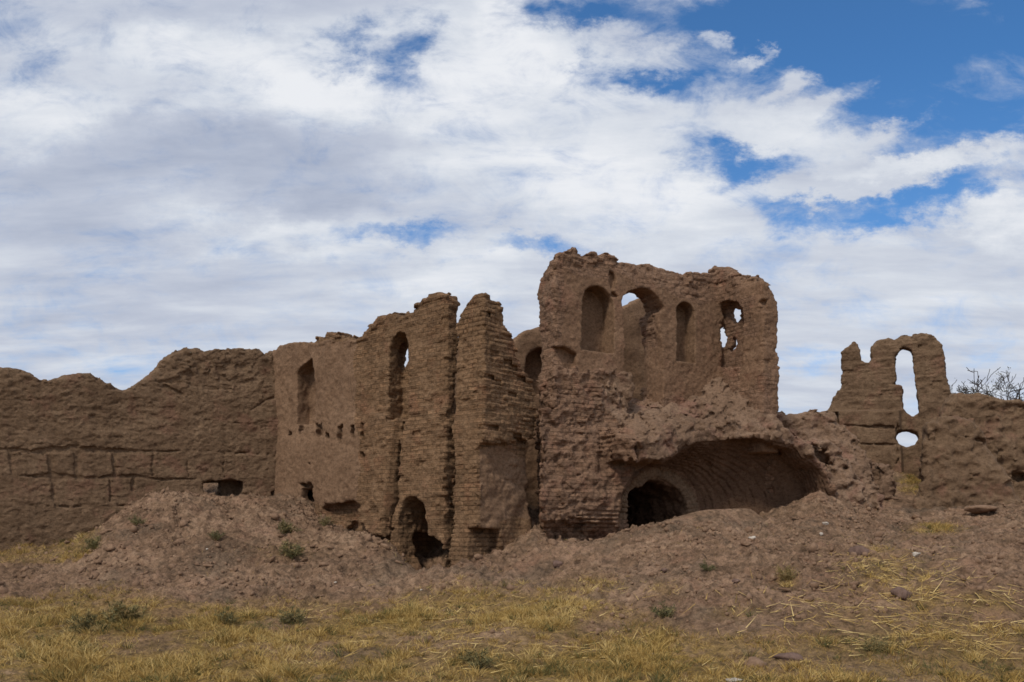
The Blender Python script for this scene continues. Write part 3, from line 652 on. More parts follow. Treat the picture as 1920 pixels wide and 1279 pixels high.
    def detail(P, d):
        s, y, z = P.T
        fv = funnel(s, y, z)
        inside = sstep(.14, .03, np.abs(fv)) * sstep(-.12, .02, y - front(s)) * sstep(.12, 0., y) * (z < 4.3)
        ring = sstep(.30, .24, np.abs((np.hypot((s - B0[0]) / tw, np.maximum(z - B0[1], 0) / thh) - 1) * tw - .13)) * sstep(.10, .05, np.abs(y))
        t = (y - yF)
        # courses of the vault follow its rings
        g = (t * 1.0 + .05 * (s - 3) + .012 * vnoise(P, 2, 77)) / .078; k = np.floor(g); f = g - k
        th_ = np.arctan2(z - 2.0, s - 2.9) * 5.5 + .5 * (k % 2)
        vb = .046 * (1 - sstep(.06, .32, np.minimum(f, 1 - f))) + .016 * (hash2(k, np.floor(th_)) - .5) * 2
        ft = th_ - np.floor(th_); vb = np.maximum(vb, .03 * (1 - sstep(.03, .12, np.minimum(ft, 1 - ft)))) + .05 * (hash2(k + 5, np.floor(th_)) > .95) + .02 * vnoise(P, 3.3, 371)
        an = np.arctan2(z - B0[1], s - B0[0]); ga = an / (math.pi / 26); fa = ga - np.floor(ga)
        rb = .03 * (1 - sstep(.06, .2, np.minimum(fa, 1 - fa)))
        slope = sstep(.25, .05, -d) * 0
        left = sstep(1.9, 1.3, s)
        e = .07 * fbm(P, .9, 2, 301) + .045 * fbm(P, 2.6, 3, 305) + .018 * fbm(P, 9, 3, 309)
        out = (1 - np.maximum(inside, ring))
        slump = sstep(3.2, 3.6, z) * sstep(1.2, 1.5, s) * sstep(.1, -.1, y)
        stk = sstep(.3, .5, s) * sstep(1.80, 1.65, s) * sstep(1.68, 1.76, z) * sstep(2.2, 2.08, z + .15 * (1.3 - s)) * sstep(.3, .1, y); gz = z / .085 + .15 * vnoise(P, 2.5, 361); gz = gz - np.floor(gz)
        e = e + stk * out * .05 * (1 - sstep(.12, .30, np.minimum(gz, 1 - gz)))
        e = e + out * (.022 + .03 * slump) * blocks(P, .17, 341) + out * .016 * blocks(P, .09, 343)
        e = e * (.45 + .55 * out) + ring * (.08 * vnoise(P, 3.1, 331) + .02 * blocks(P, .12, 333)) + out * (.45 + .4 * left + .3 * vnoise(P, 1.3, 311)) * (1 - .75 * slump) * bricks(P, s + y, z, .095, .26, .020, 11, .022)
        e = e + .12 * out * np.maximum(vnoise(P, 3.4, 313) - .15, 0) + .10 * out * np.maximum(vnoise(P, 6.1, 317) - .2, 0) - .05 * out * np.maximum(vnoise(P, 5.1, 319) - .3, 0)
        return e + inside * (1 - ring) * vb + ring * rb
    P, F = carve((-.5, 7.1, -2.15, 2.85, .7, 5.45), .0255, base3, detail)
    def cls3(C):
        s, y, z = C.T; k = np.zeros(len(C), int)
        fv = funnel(s, y, z); tu = (np.hypot((s - B0[0]) / tw, np.maximum(z - B0[1], 0) / thh) - 1) * tw
        k[(y > front(s) + .06) & (y < -.06) & (np.abs(fv) < .09) & (z < 4.2)] = 1
        k[(np.abs(y) < .13) & (tu > -.02) & (tu < .27) & (z > 1.9) & (z < 3.2)] = 2
        k[(y > .08) & (y < 2.5) & (tu < .1) & (z < 3.0)] = 3
        return k
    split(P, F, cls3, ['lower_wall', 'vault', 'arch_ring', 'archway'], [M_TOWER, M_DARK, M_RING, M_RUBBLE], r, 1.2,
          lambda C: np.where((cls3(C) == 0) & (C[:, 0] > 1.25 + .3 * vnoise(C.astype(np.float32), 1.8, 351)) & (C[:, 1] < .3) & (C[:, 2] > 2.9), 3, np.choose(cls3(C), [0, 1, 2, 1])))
tower()

# ------------------------------------------------------------------ far arch, mounds of fallen wall
def far_arch():
    fr = Frame(*W(1540, 0, 27.5)[:2], -22); q = fr.sz
    top = q([(1500, 800), (1530, 775), (1553, 769), (1561, 744), (1571, 736), (1578, 724), (1577, 678), (1581, 662), (1593, 647), (1602, 641), (1608, 647), (1612, 665), (1615, 676), (1629, 677), (1630, 652), (1634, 642), (1643, 634), (1666, 629), (1676, 632), (1689, 627), (1710, 628),
             (1726, 624), (1739, 629), (1755, 634), (1763, 644), (1768, 662), (1772, 695), (1778, 721), (1785, 738), (1800, 742), (1830, 748)])
    poly = [tuple(p) for p in top] + [(top[-1][0], .6), (top[0][0], .6)]
    op = q([(1678, 711), (1677, 665), (1683, 654), (1694, 649), (1709, 654), (1714, 665), (1716, 695), (1722, 724), (1727, 757), (1726, 774), (1712, 781), (1698, 775), (1691, 764), (1689, 728), (1681, 724), (1674, 721)])
    lo = q([(1680, 823), (1686, 811), (1701, 806), (1719, 811), (1724, 821), (1717, 834), (1699, 839), (1685, 834)])
    panel = q([(1560, 775), (1572, 772), (1574, 800), (1565, 812), (1558, 800)])
    ledge = q([(1575, 769), (1690, 768), (1690, 785), (1700, 1000), (1540, 1000), (1548, 772)])
    seam = [q(c) for c in ([(1584, 800), (1675, 803)], [(1590, 833), (1690, 836)], [(1592, 720), (1592, 770)], [(1680, 870), (1730, 872)], [(1682, 790), (1684, 870)])]
    def base(S, Y, Z):
        A, B = S[:, :, 0][..., None] + 0 * Z[0, :1], Z[0, :1] + 0 * S[:, :1]
        le = np.clip(-poly2(ledge, A, B) / .06, 0, 1)
        d = smax(poly2(poly, A, B), np.maximum(-Y - .28 * le, Y - .7), .07)
        d = np.maximum(d, -np.maximum(poly2(op, A, B), Y - 3)); d = np.maximum(d, -np.maximum(poly2(lo, A, B), Y - 3))
        d = smax(d, -np.maximum(poly2(panel, A, B), Y - .15), .03)
        for c in seam: d = np.maximum(d, -np.maximum(line2(c, A, B) - .014, Y + .2))
        return d
    def detail(P, d):
        up = sstep(5.2, 5.7, P[:, 2])
        return .07 * fbm(P, .8, 2, 401) + .035 * fbm(P, 3, 3, 405) + .02 * fbm(P, 8, 2, 409) + (.25 + .6 * up) * bricks(P, P[:, 0] + P[:, 1], P[:, 2], .1, .27, .022, 13, .02)
    P, F = carve((-.8, 5.2, -.6, 1.0, .8, 8.2), .034, base, detail)
    r = root('ruined_arch', fr, 1.5)
    def cls(C):
        k = np.zeros(len(C), int); i = (C[:, 1] > -.22) & (C[:, 1] < .66)
        k[i & (poly2(op, C[:, 0], C[:, 2]) < .08)] = 1; k[i & (poly2(lo, C[:, 0], C[:, 2]) < .08)] = 2
        return k
    split(P, F, cls, ['wall_face', 'arched_opening', 'round_opening'], [M_EARTH], r, 1.5)
    tag(r, 'distant free standing mud brick arch with tall opening over a round hole', 'ruin')
far_arch()

def lumps(name, label, layers, bounds, h, mat, seeds, zb, cat, rough=1.0, k=.25, cuts=()):
    """a heap of slumped masonry made of profiles standing at their own distances"""
    y0 = bounds[2]
    def base(S, Y, Z):
        d = None
        A, B = S[:, :, 0][..., None] + 0 * Z[0, :1], Z[0, :1] + 0 * S[:, :1]
        for pl, Y0, th, bat, *sh in layers:
            pg = [(W(px, py, Y0)[0], W(px, py, Y0)[2]) for px, py in pl]
            zt = max(p[1] for p in pg)
            e = smax(poly2(pg, S - sh[0] * (Y - Y0) + 0 * Z, Z + 0 * S) if sh else poly2(pg, A, B), np.maximum((Y0 - bat * np.clip(zt - Z, 0, 6)) - Y, Y - Y0 - th), .2)
            d = e if d is None else smin(d, e, k)
        for pl, Y0, y1 in cuts:
            pg = [(W(px, py, Y0)[0], W(px, py, Y0)[2]) for px, py in pl]
            d = smax(d, -np.maximum(poly2(pg, A, B), Y - y1), .08)
        return d
    def detail(P, d):
        w = P * np.array([1, 1, 1.7], np.float32)
        return rough * (.11 * fbm(P, .7, 2, seeds) + .06 * fbm(w, 2.1, 3, seeds + 5) + .035 * fbm(w, 7, 3, seeds + 9) + .07 * np.abs(fbm(w, 3.1, 3, seeds + 21)) - .03 + .025 * vnoise(np.stack([P[:, 0] * .12, P[:, 1] * .12, P[:, 2] + .1 * vnoise(P, .9, seeds + 2)], 1), 8, seeds + 3) + .06 * np.maximum(vnoise(w, 4.2, seeds + 13) - .2, 0) + .15 * bricks(P, P[:, 0] + P[:, 1], P[:, 2], .1, .26, .02, seeds, .025) + .045 * blocks(P, .24, seeds + 31) * sstep(-.1, .35, vnoise(P, 1.1, seeds + 33)) + .022 * blocks(P, .11, seeds + 35) + .012 * fbm(w, 17, 2, seeds + 37))
    P, F = carve(bounds, h, base, detail, .34)
    c = np.array([(bounds[0] + bounds[1]) / 2, (bounds[2] + bounds[3]) / 2, zb], np.float32)
    me = mesh_from(name, P - c, F, [mat])
    tag(link(name, me, None, tuple(map(float, c))), label, cat)
lumps('collapsed_masonry', 'jagged heap of fallen mud masonry between the tower and the distant arch',
      [([(1440, 775), (1468, 772), (1480, 778), (1495, 781), (1515, 775), (1533, 770), (1560, 772), (1590, 800), (1612, 850), (1640, 1010), (1430, 1010)], 21.6, 2.2, .35),
       ([(1500, 830), (1530, 815), (1565, 826), (1590, 860), (1620, 960), (1640, 1010), (1470, 1010)], 20.6, 1.2, .2),
       ([(1600, 872), (1616, 864), (1650, 864), (1668, 870), (1676, 900), (1682, 985), (1590, 985)], 22.0, 1.2, .12)],
      (5.0, 9.9, 19.2, 24.2, .9, 5.2), .034, M_RUBBLE, 501, 1.5, 'rubble', 1.15, .12,
      cuts=[([(1508, 835), (1545, 838), (1560, 870), (1540, 890), (1505, 880)], 20.6, 20.8), ([(1620, 885), (1650, 880), (1652, 925), (1628, 930)], 22.0, 22.2)])
lumps('eroded_wall', 'rounded eroded earth wall with a bulging buttress at the right edge',
      [([(1762, 775), (1778, 748), (1790, 742), (1810, 742), (1840, 745), (1880, 752), (1920, 756), (2000, 760), (2120, 740), (2260, 770), (2260, 1010), (1762, 1010)], 24.0, 1.1, .10, .46),
       ([(1731, 850), (1733, 806), (1748, 788), (1790, 781), (1822, 790), (1840, 815), (1857, 860), (1892, 920), (1922, 990), (1703, 990), (1716, 950), (1730, 905)], 21.4, 1.9, .24, .46)],
      (8.6, 18.6, 20.0, 25.4, 1.0, 5.9), .042, M_EARTH, 551, 1.7, 'wall', .95, .03,
      cuts=[([(1835, 796), (1852, 804), (1868, 852), (1852, 846)], 24.0, 24.25), ([(1790, 812), (1845, 820), (1850, 834), (1800, 826)], 21.4, 21.5), ([(1880, 884), (1990, 886), (1990, 910), (1885, 906)], 24.0, 24.2)])
print('structures', round(time.time() - T0, 1))
# ------------------------------------------------------------------ plants, straw and stones
def tint_mat(name, stops, trans=0.0):
    m, t = new_mat(name)
    a = t.new('ShaderNodeAttribute', attribute_name='tint').outputs['Fac']
    finish(t, t.ramp(a, stops), .8)
    return m
M_GRASS = tint_mat('dry_grass', [(.0, (.06, .075, .030)), (.22, (.13, .125, .045)), (.38, (.23, .140, .042)), (.65, (.46, .300, .090)), (1.0, (.66, .49, .21))])
M_WEED = tint_mat('weed_leaf', [(.0, (.060, .062, .030)), (.5, (.115, .110, .052)), (.8, (.19, .16, .070)), (1.0, (.32, .23, .095))])
def ribbons(name, B, D, Ln, Wd, bend, tint, mat, n=3, side=None):
    """many narrow blades in one mesh: base points B, directions D, lengths, widths, sideways droop"""
    N = len(B); ts = np.linspace(0, 1, n + 1)
    S = np.cross(D, RNG.normal(size=(N, 3))) if side is None else side; S /= np.linalg.norm(S, axis=1, keepdims=True) + 1e-9
    V = np.zeros((N, 2 * n + 1, 3), np.float32)
    for k, t in enumerate(ts):
        c = B + D * (Ln * t)[:, None] + bend * (t * t)
        w = (Wd * (1 - t) ** .7)[:, None] * S * .5
        if k < n: V[:, 2 * k] = c - w; V[:, 2 * k + 1] = c + w
        else: V[:, 2 * n] = c
    f = []
    for k in range(n - 1): f += [(2 * k, 2 * k + 1, 2 * k + 3), (2 * k, 2 * k + 3, 2 * k + 2)]
    f.append((2 * n - 2, 2 * n - 1, 2 * n)); f = np.array(f)
    F = (np.arange(N)[:, None, None] * (2 * n + 1) + f[None]).reshape(-1, 3)
    me = mesh_from(name, V.reshape(-1, 3), F, [mat], smooth=False)
    at = me.attributes.new('tint', 'FLOAT', 'POINT'); at.data.foreach_set('value', np.repeat(tint, 2 * n + 1).astype(np.float32))
    return me
def scatter(n, y0, y1, pxm=80):
    Y = np.sqrt(RNG.random(n) * (y1 ** 2 - y0 ** 2) + y0 ** 2); px = RNG.random(n) * (1920 + 2 * pxm) - pxm
    return (px - HX) / K * Y, Y
def build_grass():
    X, Y = scatter(2000000, 9.5, 29)
    near = (Y < 20) | (np.abs(to_px(X, Y, 1)[0] - 1705) < 60); X, Y = X[near], Y[near]
    Z = terrain(X, Y); px, py = to_px(X, Y, Z)
    g = grassiness(px, py, X, Y)
    P = np.stack([X, Y, X * 0], 1).astype(np.float32)
    clump = np.clip(.48 + .95 * fbm(P, 2.6, 3, 611) + .25 * fbm(P, 9, 2, 615), 0, 1.3)
    keep = RNG.random(len(X)) < np.clip(g * (.10 + 1.0 * clump), 0, 1) * .72 * (g > .05)
    keep |= RNG.random(len(X)) < .006 * (Y < 17.5)
    X, Y, Z, px, py, g, clump = [a[keep] for a in (X, Y, Z, px, py, g, clump)]
    N = len(X); P = np.stack([X, Y, Z], 1)
    D = np.stack([RNG.normal(size=N) * .55, RNG.normal(size=N) * .55, np.abs(RNG.normal(size=N)) * .5 + .45], 1); D /= np.linalg.norm(D, axis=1, keepdims=True)
    Ln = (.05 + .15 * RNG.random(N) ** 1.6) * (.5 + .8 * clump) * (.5 + .5 * g)
    bend = np.stack([RNG.normal(size=N) * .03, RNG.normal(size=N) * .03, -Ln * .35 * RNG.random(N)], 1)
    pf = P.astype(np.float32)
    green = np.zeros(N)
    for cx, cy, rx, ry in ((40, 1272, 90, 16), (900, 1245, 70, 14), (440, 1252, 45, 14), (1050, 1262, 180, 20), (150, 1020, 60, 18), (620, 1268, 100, 12), (1150, 1180, 60, 20), (1620, 1215, 80, 25), (250, 1180, 130, 16), (470, 1175, 150, 14), (700, 1230, 80, 14), (1330, 1255, 120, 16), (1800, 1250, 120, 18)):
        green = np.maximum(green, np.exp(-((px - cx) / rx) ** 2 - ((py - cy) / ry) ** 2))
    tint = np.clip(.66 + .22 * fbm(pf, 1.1, 2, 631) + .15 * RNG.normal(size=N) - .62 * green * (.5 + .5 * RNG.random(N)) - .08 * sstep(1500, 1700, px), 0, 1)
    tint = np.where(RNG.random(N) < .07, RNG.random(N) * .3, tint)
    ti = RNG.choice(N, 1500, p=(g * (px > -40) * (px < 1960) * (.3 + clump)) / (g * (px > -40) * (px < 1960) * (.3 + clump)).sum())
    nb = 34; cen = np.repeat(P[ti], nb, 0); M = len(cen); tl = np.repeat(.07 + .13 * RNG.random(len(ti)) ** 2, nb); tc = np.repeat(np.where(RNG.random(len(ti)) < .28, RNG.uniform(.05, .35, len(ti)), RNG.uniform(.45, .95, len(ti))), nb)
    off = RNG.normal(size=(M, 2)) * .022; cen[:, :2] += off
    d2 = np.stack([off[:, 0] * 14 + RNG.normal(size=M) * .22, off[:, 1] * 14 + RNG.normal(size=M) * .22, np.full(M, 1.0)], 1); d2 /= np.linalg.norm(d2, axis=1, keepdims=True)
    l2 = tl * (.6 + .6 * RNG.random(M))
    P = np.concatenate([P, cen]); D = np.concatenate([D, d2]); Ln = np.concatenate([Ln, l2]); tint = np.concatenate([tint, np.clip(tc + .1 * RNG.normal(size=M), 0, 1)])
    bend = np.concatenate([bend, np.stack([d2[:, 0] * l2 * .5, d2[:, 1] * l2 * .5, -l2 * .18], 1)]); N = len(P)
    me = ribbons('dry_grass', P - np.array([0, 0, .01]), D, Ln, .0045 + .004 * RNG.random(N), bend, tint, M_GRASS, 2)
    tag(link('dry_grass', me), 'short dry yellow grass carpeting the foreground below the mounds', 'grass', kind='stuff')
    print('blades', N)
    # fallen straw on the right bank
    X, Y = scatter(60000, 10, 18)
    Z = terrain(X, Y); px, py = to_px(X, Y, Z)
    w = np.zeros(len(X))
    for cx, cy, rx, ry, a in ((1660, 1085, 75, 38, 1), (1740, 1110, 70, 35, .9), (1830, 1122, 110, 16, .7), (1600, 1055, 40, 16, .8), (1560, 1150, 160, 40, .4), (1750, 1190, 220, 45, .5), (1400, 1170, 150, 40, .12), (850, 1150, 220, 30, .22), (1000, 1230, 250, 40, .22), (1180, 1110, 90, 25, .15)):
        w = np.maximum(w, a * np.exp(-((px - cx) / rx) ** 2 - ((py - cy) / ry) ** 2))
    k = RNG.random(len(X)) < w * .42; X, Y, px = X[k], Y[k], px[k]; N = len(X)
    ang = np.where(px > 1500, R(-28), R(0)) + RNG.normal(size=N) * np.where(px > 1500, .55, 1.2)
    Ln = .08 + .28 * RNG.random(N) ** 1.6
    ex = X + np.cos(ang) * Ln; ey = Y + np.sin(ang) * Ln * 1.2
    B = np.stack([X, Y, terrain(X, Y) + .012 + .02 * RNG.random(N)], 1); E = np.stack([ex, ey, terrain(ex, ey) + .012 + .03 * RNG.random(N)], 1)
    D = E - B; L2 = np.linalg.norm(D, axis=1); D /= L2[:, None]
    bend = np.stack([0 * Ln, RNG.normal(size=N) * .02, RNG.random(N) * .02], 1)
    side = np.cross(D, np.tile([0, -.5, .8], (N, 1)))
    me = ribbons('fallen_straw', B, D, L2, .007 + .005 * RNG.random(N), bend, np.clip(.72 + .2 * RNG.normal(size=N), .3, 1), M_GRASS, 2, side)
    tag(link('fallen_straw', me), 'loose yellow straw lying across the right bank and the meadow', 'straw', kind='stuff')
build_grass()

def weed(px, py, size, label, tone=.5, flat=.6, leaves=420, seed=0, group=None, name='weed'):
    x, y, z = hit(px, py); r = np.random.default_rng(seed + 900); N = int(leaves * 1.9)
    nst = 14; st = r.normal(size=(nst, 3)) * (1, 1, .5); st[:, 2] = np.abs(st[:, 2]) + flat; st /= np.linalg.norm(st, axis=1, keepdims=True)
    i = r.integers(0, nst, N); t = r.random(N) ** .6
    ln = size * (.6 + .5 * r.random(nst))
    B = st[i] * (t * ln[i])[:, None] + r.normal(size=(N, 3)) * size * .07
    B[:, 2] = np.abs(B[:, 2]); 
    D = st[i] * .6 + r.normal(size=(N, 3)) * .6; D /= np.linalg.norm(D, axis=1, keepdims=True)
    Ln = size * (.12 + .18 * r.random(N)); tint = np.clip(tone + .22 + .22 * r.normal(size=N) , 0, 1)
    me1 = ribbons('leaves', B, D, Ln, Ln * .20, r.normal(size=(N, 3)) * size * .05, tint, M_WEED, 2)
    me2 = ribbons('stem', np.zeros((nst, 3)) - [0, 0, .03], st, ln + .03, np.full(nst, .008), r.normal(size=(nst, 3)) * size * .05, np.full(nst, .95), M_WEED, 3)
    e = bpy.data.objects.new(name, None); COL.objects.link(e); e.location = (x, y, z)
    link('foliage', me1, e); link('stem', me2, e)
    tag(e, label, 'plant', group)
WG = 'weeds growing on the mound and in the grass'
weed(232, 1166, .34, 'wide brownish weed in the yellow grass at left, bushiest of its row', .62, .5, 520, 1, WG)
weed(158, 1186, .24, 'dark green weed in the yellow grass at far left end of the row', .40, .8, 380, 2, WG)
weed(428, 1172, .22, 'low green weed in the grass below the square hole', .5, .5, 320, 4, WG)
weed(548, 1170, .24, 'broad green weed at the right end of the grass row', .42, .5, 420, 6, WG)
weed(895, 1250, .22, 'spreading green weed in the foreground grass below the arched hole', .45, .35, 500, 9, WG)
weed(535, 1003, .30, 'grey green weed near the top of the left mound', .45, .4, 360, 10, WG)
weed(545, 1052, .34, 'spreading grey green weed halfway up the left mound', .42, .3, 420, 11, WG)
weed(404, 1014, .20, 'single small dark weed on the mound below the square hole', .32, .8, 300, 12, WG)
weed(258, 985, .20, 'small dark weed on the left shoulder of the mound', .32, .6, 260, 13, WG)
weed(608, 988, .22, 'low green weed at the foot of the ragged brick wall', .45, .4, 280, 14, WG)
weed(1326, 1074, .16, 'dark green cushion plant on the right bank below the vault', .25, .25, 420, 16, WG)
weed(1246, 1158, .22, 'dark green weed low on the right bank above the grass', .35, .7, 320, 17, WG)
weed(1472, 1092, .20, 'yellowish green weed in the middle of the right bank', .80, .8, 320, 18, WG)
weed(1640, 1225, .20, 'olive weed in the grass at the foot of the right bank', .6, .6, 340, 21, WG)
weed(175, 1030, .26, 'green weed in the grass strip under the rammed earth wall', .5, .5, 340, 22, WG)

def ico(sub):
    import bmesh
    bm = bmesh.new(); bmesh.ops.create_icosphere(bm, subdivisions=sub, radius=1)
    V = np.array([v.co[:] for v in bm.verts], np.float32); F = np.array([[v.index for v in f.verts] for f in bm.faces]); bm.free(); return V, F
def stone_mat(name, a, b):
    m, t = new_mat(name); v = t.new('ShaderNodeTexCoord').outputs['Object']
    finish(t, t.ramp(t.noise(v, 9, 6, .65), [(.3, a), (.7, b)]), .95, t.noise(v, 30, 7, .7), .03, .7); return m
M_CLOD = stone_mat('clod_earth', (.17, .10, .062), (.31, .20, .130)); M_PALE = stone_mat('pale_stone', (.42, .36, .30), (.62, .55, .47)); M_PURP = stone_mat('dark_clod', (.12, .076, .06), (.23, .148, .115))
IV, IF = ico(3)
def rock(px, py, size, label, mat, seed, sq=(1, 1, .7), name='rock', sink=.8, rz=0.):
    x, y, z = hit(px, py)
    n = IV / np.linalg.norm(IV, axis=1, keepdims=True); r = np.random.default_rng(seed + 50)
    pl = r.normal(size=(15, 3)); pl /= np.linalg.norm(pl, axis=1, keepdims=True)
    dd = np.min(np.where(n @ pl.T > .05, r.uniform(.60, .9, 15) / np.maximum(n @ pl.T, .05), 9), axis=1)
    V = n * np.minimum(dd, 1.05)[:, None] * (1 + .16 * fbm(n * 1.0, 2.3, 4, seed + 3)[:, None])
    V = V * np.array(sq) * size * .5
    me = mesh_from(name, V, IF, [mat], smooth=False)
    tag(link(name, me, None, (x, y, z + size * sq[2] * .5 * (1 - sink)), rz), label, 'rock', 'loose rocks on the ground')
rock(1717, 1046, .13, 'small whitish stone lit on the right bank', M_PALE, 1, (1.2, .8, .6))
rock(1612, 1042, .34, 'reddish brown boulder at the head of the straw', M_PURP, 2, (1.1, 1, .85))
rock(1690, 1120, .26, 'dark purple clod lying in the straw', M_PURP, 3, (1, 1, .8))
rock(1480, 1236, .30, 'flat purplish clod in the foreground grass', M_PURP, 4, (1.3, 1, .5))
rock(1415, 1246, .28, 'greyish clod beside the flat purplish one in the grass', M_CLOD, 5, (1.1, 1, .6))
rock(1378, 1277, .14, 'pinkish stone at the very bottom edge', M_PALE, 6, (1.3, 1, .5))
rock(1225, 1228, .06, 'tiny white stone in the grass below the bank', M_PALE, 7)
rock(388, 1031, .05, 'tiny white stone on the face of the left mound', M_PALE, 8)
rock(629, 1097, .06, 'tiny pale stone at the base of the left mound', M_PALE, 9)
rock(790, 1108, .05, 'tiny pale stone below the arched hole', M_PALE, 10)
rock(1412, 1010, .14, 'pale broken brick under the tip of the ridge', M_PALE, 11, (1.3, .8, .5))
rock(1548, 986, .12, 'pale lump at the right end of the vault', M_PALE, 12, (1.2, .9, .6))
rock(1540, 1003, .09, 'smaller pale lump just below the right end of the vault', M_PALE, 13)
rock(1284, 1066, .13, 'brown clod beside the dark cushion plant', M_CLOD, 14)
rock(1245, 1070, .12, 'brown clod left of the dark cushion plant', M_PURP, 15)
rock(1380, 1092, .12, 'dark clod below and right of the cushion plant', M_PURP, 16)
rock(1400, 1025, .16, 'brown clod on the bank below the ridge tip', M_CLOD, 17, (1.3, 1, .6))
rock(1045, 1060, .22, 'rough earth lump on the slope under the tower corner', M_PURP, 18, (1, 1, .8))
rock(1843, 962, .75, 'fallen slab of wall leaning at the foot of the buttress', M_CLOD, 19, (1.2, .8, .28), 'fallen_slab', .3, .3)

def clods():
    V0, F0 = ico(1)
    X, Y = scatter(60000, 11.5, 21)
    Z = terrain(X, Y); px, py = to_px(X, Y, Z)
    P = np.stack([X, Y, X * 0], 1).astype(np.float32)
    d = np.clip(.35 + .9 * fbm(P, 1.2, 3, 701), 0, 1) * (1 - .9 * grassiness(px, py, X, Y)) * np.where((px > 1080) | (Y > 15), 1, .12) * (ridge(X, Y) < .03)
    k = RNG.random(len(X)) < d * .62; X, Y, Z = X[k], Y[k], Z[k]; N = len(X)
    sz = .008 + .036 * RNG.random(N) ** 3.2 + .05 * (RNG.random(N) < .015)
    A = RNG.normal(size=(N, 3, 3)); Q, _ = np.linalg.qr(A)
    S = .6 + .7 * RNG.random((N, 1, 3))
    V = (V0[None] * (1 + .22 * RNG.normal(size=(N, len(V0), 1)))) * S * sz[:, None, None]
    V = np.einsum('nvk,nkj->nvj', V, Q) + np.stack([X, Y, Z + sz * .25], 1)[:, None]
    F = (np.arange(N)[:, None, None] * len(V0) + F0[None]).reshape(-1, 3)
    X, Y = scatter(5000, 12, 20.5); Z = terrain(X, Y); px, py = to_px(X, Y, Z)
    wgt = sstep(-.1, .5, vnoise(np.stack([X, Y, X * 0], 1).astype(np.float32), .9, 711)) * (1 - grassiness(px, py, X, Y)) * np.where((px > 1100) | (Y > 15.3), 1, .05) * (ridge(X, Y) < .03)
    k = RNG.random(len(X)) < wgt * .17; X, Y, Z = X[k], Y[k], Z[k]; n2 = len(X)
    cube = np.array([(a, b, c) for a in (-1, 1) for b in (-1, 1) for c in (-1, 1)], np.float32)
    cf = np.array([(0, 1, 3, 2), (4, 6, 7, 5), (0, 4, 5, 1), (2, 3, 7, 6), (0, 2, 6, 4), (1, 5, 7, 3)]); cf = np.concatenate([cf[:, [0, 1, 2]], cf[:, [0, 2, 3]]])
    A = RNG.normal(size=(n2, 3, 3)) * .35 + np.eye(3); Q, _ = np.linalg.qr(A); an = RNG.random(n2) * 6.28
    B = cube[None] * (np.array([.10, .07, .033]) * RNG.uniform(.35, 1.0, (n2, 3)))[:, None] * (1 + .16 * RNG.normal(size=(n2, 8, 1)))
    B = np.einsum('nvk,nkj->nvj', B, Q); B = np.stack([B[..., 0] * np.cos(an)[:, None] - B[..., 1] * np.sin(an)[:, None], B[..., 0] * np.sin(an)[:, None] + B[..., 1] * np.cos(an)[:, None], B[..., 2]], -1) + np.stack([X, Y, Z + .008], 1)[:, None]
    F = np.concatenate([F, V.shape[0] * V.shape[1] + (np.arange(n2)[:, None, None] * 8 + cf[None]).reshape(-1, 3)]); V = np.concatenate([V.reshape(-1, 3), B.reshape(-1, 3)])
    me = mesh_from('rubble', V.reshape(-1, 3), F, [M_CLOD], smooth=False)
    tag(link('rubble', me), 'crumbled earth clods and pebbles strewn over the mounds', 'rubble', kind='stuff')
clods()

